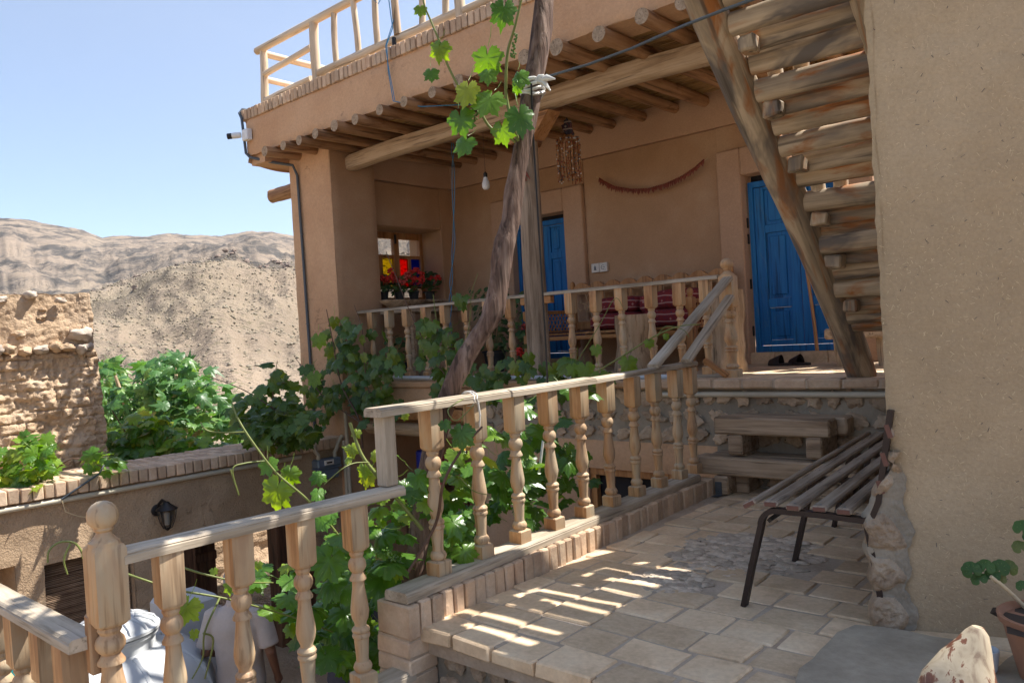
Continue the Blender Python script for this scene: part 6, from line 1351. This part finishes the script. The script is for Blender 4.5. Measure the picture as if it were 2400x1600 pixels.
# leggy geranium of the right pot
mb = MB(); rg = random.Random(41)
for X_, Y_, s, rv in ((2285, 1340, 44, .3), (2310, 1330, 40, .5), (2340, 1335, 42, .35), (2365, 1335, 40, .75), (2300, 1358, 34, .4), (2325, 1350, 34, .2), (2345, 1358, 32, .9), (2392, 1240, 46, .6), (2398, 1285, 34, .8), (2398, 1378, 30, .5), (2420, 1260, 50, .4), (2440, 1300, 50, .4), (2430, 1350, 40, .5), (2460, 1230, 50, .5)):
    d = 2.66; add_leaf(mb, at(X_, Y_+s*.25, d), s/FPX*d*1.02, rv, 'ger', nrm=(.3+rg.uniform(-.3, .3), -.8, .5+rg.uniform(-.2, .3)), tip=(rg.uniform(-.5, .5), 0, 1), rg=rg)
obj('leaves', mb, 'geranium', GP, angle=180)
shoot('stem', [at(2440, 1460, 2.7), at(2405, 1425, 2.68), at(2375, 1395, 2.67), at(2350, 1372, 2.66), at(2322, 1350, 2.66)], .008, .006, 'straw', GP); shoot('stem', [at(2450, 1460, 2.7), at(2440, 1350, 2.7), at(2425, 1270, 2.68)], .008, .005, 'straw', GP)
# ------------------------------------------------------------ people
def ringtube(mb, rings, seg=20, cap=True):       # rings: (centre, rx_vec, ry_vec)
    vs = []
    for c, a, b in rings:
        for k in range(seg): t = 2*math.pi*k/seg; vs.append(Vector(c)+Vector(a)*math.cos(t)+Vector(b)*math.sin(t))
    n = len(rings); fs = [(i*seg+k, i*seg+(k+1) % seg, (i+1)*seg+(k+1) % seg, (i+1)*seg+k) for i in range(n-1) for k in range(seg)]
    fs += [tuple(range(seg))[::-1], tuple((n-1)*seg+k for k in range(seg))]; mb.add(vs, fs, .5)
def limb(mb, pts, rs, seg=14):
    P = [Vector(p) for p in pts]; mb.tube(P, rs, seg)
    for p, r in zip(P, rs): mb.blob(p, (r, r, r), 0, (12, 8), 0)
def remesh(o, vox, smooth=6):
    m = o.modifiers.new('remesh', 'REMESH'); m.mode = 'VOXEL'; m.voxel_size = vox; m.use_smooth_shade = True
    s = o.modifiers.new('smooth', 'SMOOTH'); s.iterations = smooth; s.factor = .6; return o
def person(lb, x, y, rz, shirt, hair, armbend, bald=False):
    H_ = thing('person', lb, 'person', (x, y, -1.97), rz); H_.scale = (.95, .95, .95); H_.matrix_basis = H_.matrix_basis @ Matrix.Diagonal((.95, .95, .95, 1)) if H_.matrix_basis.to_scale().x > .99 else H_.matrix_basis; Mw = parent_world(H_); e = Vector
    X3 = lambda r: (r, 0, 0)
    # body faces +Y locally; z up; height 1.72
    b = MB()
    ringtube(b, [((0, 0, z), (rx, 0, 0), (0, ry, 0)) for z, rx, ry in ((.84, .15, .10), (.92, .165, .115), (1.05, .145, .10), (1.2, .16, .11), (1.33, .175, .11), (1.42, .14, .085), (1.46, .07, .06))])
    limb(b, [(0, -.01, 1.43), (0, 0, 1.50), (0, .02, 1.56)], [.06, .055, .055])
    b.blob((0, .02, 1.625), (.075, .092, .11), 0, (18, 12), 0); b.blob((0, .045, 1.57), (.055, .06, .05), 0, (12, 8), 0)
    b.blob((0, .118, 1.61), (.013, .02, .022), 0, (8, 6), 0); b.blob((0, .10, 1.575), (.025, .012, .008), 0, (8, 6), 0)
    for s in (-1, 1):
        b.blob((s*.077, .02, 1.615), (.010, .022, .03), 0, (8, 6), 0); b.blob((s*.03, .098, 1.64), (.014, .01, .008), 0, (8, 6), 0)
        limb(b, [(s*.085, 0, .90), (s*.095, .015, .50), (s*.10, -.01, .09)], [.088, .056, .04]); limb(b, [(s*.10, -.02, .045), (s*.105, .08, .035), (s*.11, .15, .03)], [.04, .038, .03])
        el = e((s*.255, -.02, 1.10)); wr = e((s*.245, .10, .875)) if not (armbend and s < 0) else e((s*.20, .20, 1.0))
        limb(b, [(s*.185, -.005, 1.375), el, wr], [.052, .040, .027])
        dd = (wr-el).normalized(); hp = wr+dd*.05; limb(b, [wr, hp], [.026, .034]); side = e((0, 1, 0)).cross(dd).normalized()
        for k in range(4):
            o_ = dd.cross(side).normalized()*(k-1.5)*.018; L = (.07, .082, .078, .06)[k]; bend = side*s*.3
            limb(b, [hp+dd*.025+o_, hp+dd*(.025+L*.5)+o_+bend*.012, hp+dd*(.02+L)+o_+bend*.05], [.0095, .009, .0075], 8)
        th = dd.cross(side).normalized()*-.036; limb(b, [hp-dd*.01+th*.7, hp+dd*.02+th*1.3, hp+dd*.05+th*1.5], [.012, .010, .008], 8)
    remesh(obj('body', b, 'skin', H_, Mw=Mw, angle=180), .0065)
    s_ = MB()
    ringtube(s_, [((0, .0, z), (rx, 0, 0), (0, ry, 0)) for z, rx, ry in ((.84, .185, .135), (.87, .19, .14), (1.0, .178, .135), (1.15, .182, .135), (1.3, .20, .132), (1.38, .19, .115), (1.42, .15, .098), (1.455, .095, .08), (1.475, .07, .068))], 28)
    for s in (-1, 1): s_.tube([e((s*.13, -.005, 1.385)), e((s*.19, -.005, 1.375)), e((s*.225, -.012, 1.25)), e((s*.252, -.02, 1.14))], [.075, .074, .068, .072], 18)
    c_ = remesh(obj('shirt', s_, shirt, H_, Mw=Mw, angle=180), .011, 5)
    tx = bpy.data.textures.new('cloth_folds', 'CLOUDS'); tx.noise_scale = .16; dm = c_.modifiers.new('folds', 'DISPLACE'); dm.texture = tx; dm.strength = .022; dm.mid_level = .5; dm.texture_coords = 'LOCAL'
    cl = MB(); ringtube(cl, [((0, -.002, 1.452), (.078, 0, 0), (0, .074, 0)), ((0, -.006, 1.475), (.074, 0, 0), (0, .07, 0)), ((0, -.004, 1.50), (.066, 0, 0), (0, .063, 0)), ((0, -.004, 1.501), (.060, 0, 0), (0, .057, 0)), ((0, 0, 1.46), (.058, 0, 0), (0, .055, 0))], 24); obj('collar', cl, shirt, H_, Mw=Mw, angle=60)
    t_ = MB(); ringtube(t_, [((0, 0, z), (rx, 0, 0), (0, ry, 0)) for z, rx, ry in ((.80, .16, .12), (.9, .172, .125), (.96, .165, .12))], 24)
    for s in (-1, 1): t_.tube([(s*.09, 0, .88), (s*.10, .012, .5), (s*.105, -.008, .07)], [.10, .078, .07], 16)
    remesh(obj('trousers', t_, 'trousers', H_, Mw=Mw, angle=180), .012, 4)
    h = MB(); h.blob((0, .0, 1.645), (.083, .094, .102), 0, (22, 14), .04); h.blob((0, -.03, 1.60), (.072, .06, .07), 2, (16, 10), .06)
    o = obj('hair', h, hair, H_, Mw=Mw, angle=180)
    for s in (-1, 1):
        q = MB(); q.blob((s*.105, .05, .03), (.05, .14, .035), 1, (14, 8), .05); obj('shoe', q, 'black', H_, Mw=Mw, angle=180)
    return H_
person('person in a pale grey polo shirt seen from behind beside the water tank', -5.34, 2.90, R_(36), 'shirt', 'hair', True)
person('person in dark clothes standing half hidden behind the vine leaves', -4.72, 3.42, R_(70), 'greyshirt', 'darkhair', True)
# ------------------------------------------------------------ dusty air
mb = MB(); mb.box(-1560, 1560, -1560, 1560, -420, 700)
m = bpy.data.materials.new('dusty_air'); m.use_nodes = True; nt = m.node_tree; nt.nodes.clear()
out = nt.nodes.new('ShaderNodeOutputMaterial'); pv = nt.nodes.new('ShaderNodeVolumePrincipled')
pv.inputs['Density'].default_value = .00016; pv.inputs['Color'].default_value = (.86, .86, .88, 1); pv.inputs['Anisotropy'].default_value = .2
nt.links.new(pv.outputs[0], out.inputs['Volume']); M['dusty_air'] = m
hz = obj('haze', mb, 'dusty_air', Mw=Matrix.Identity(4), smooth=False); hz['kind'] = 'stuff'
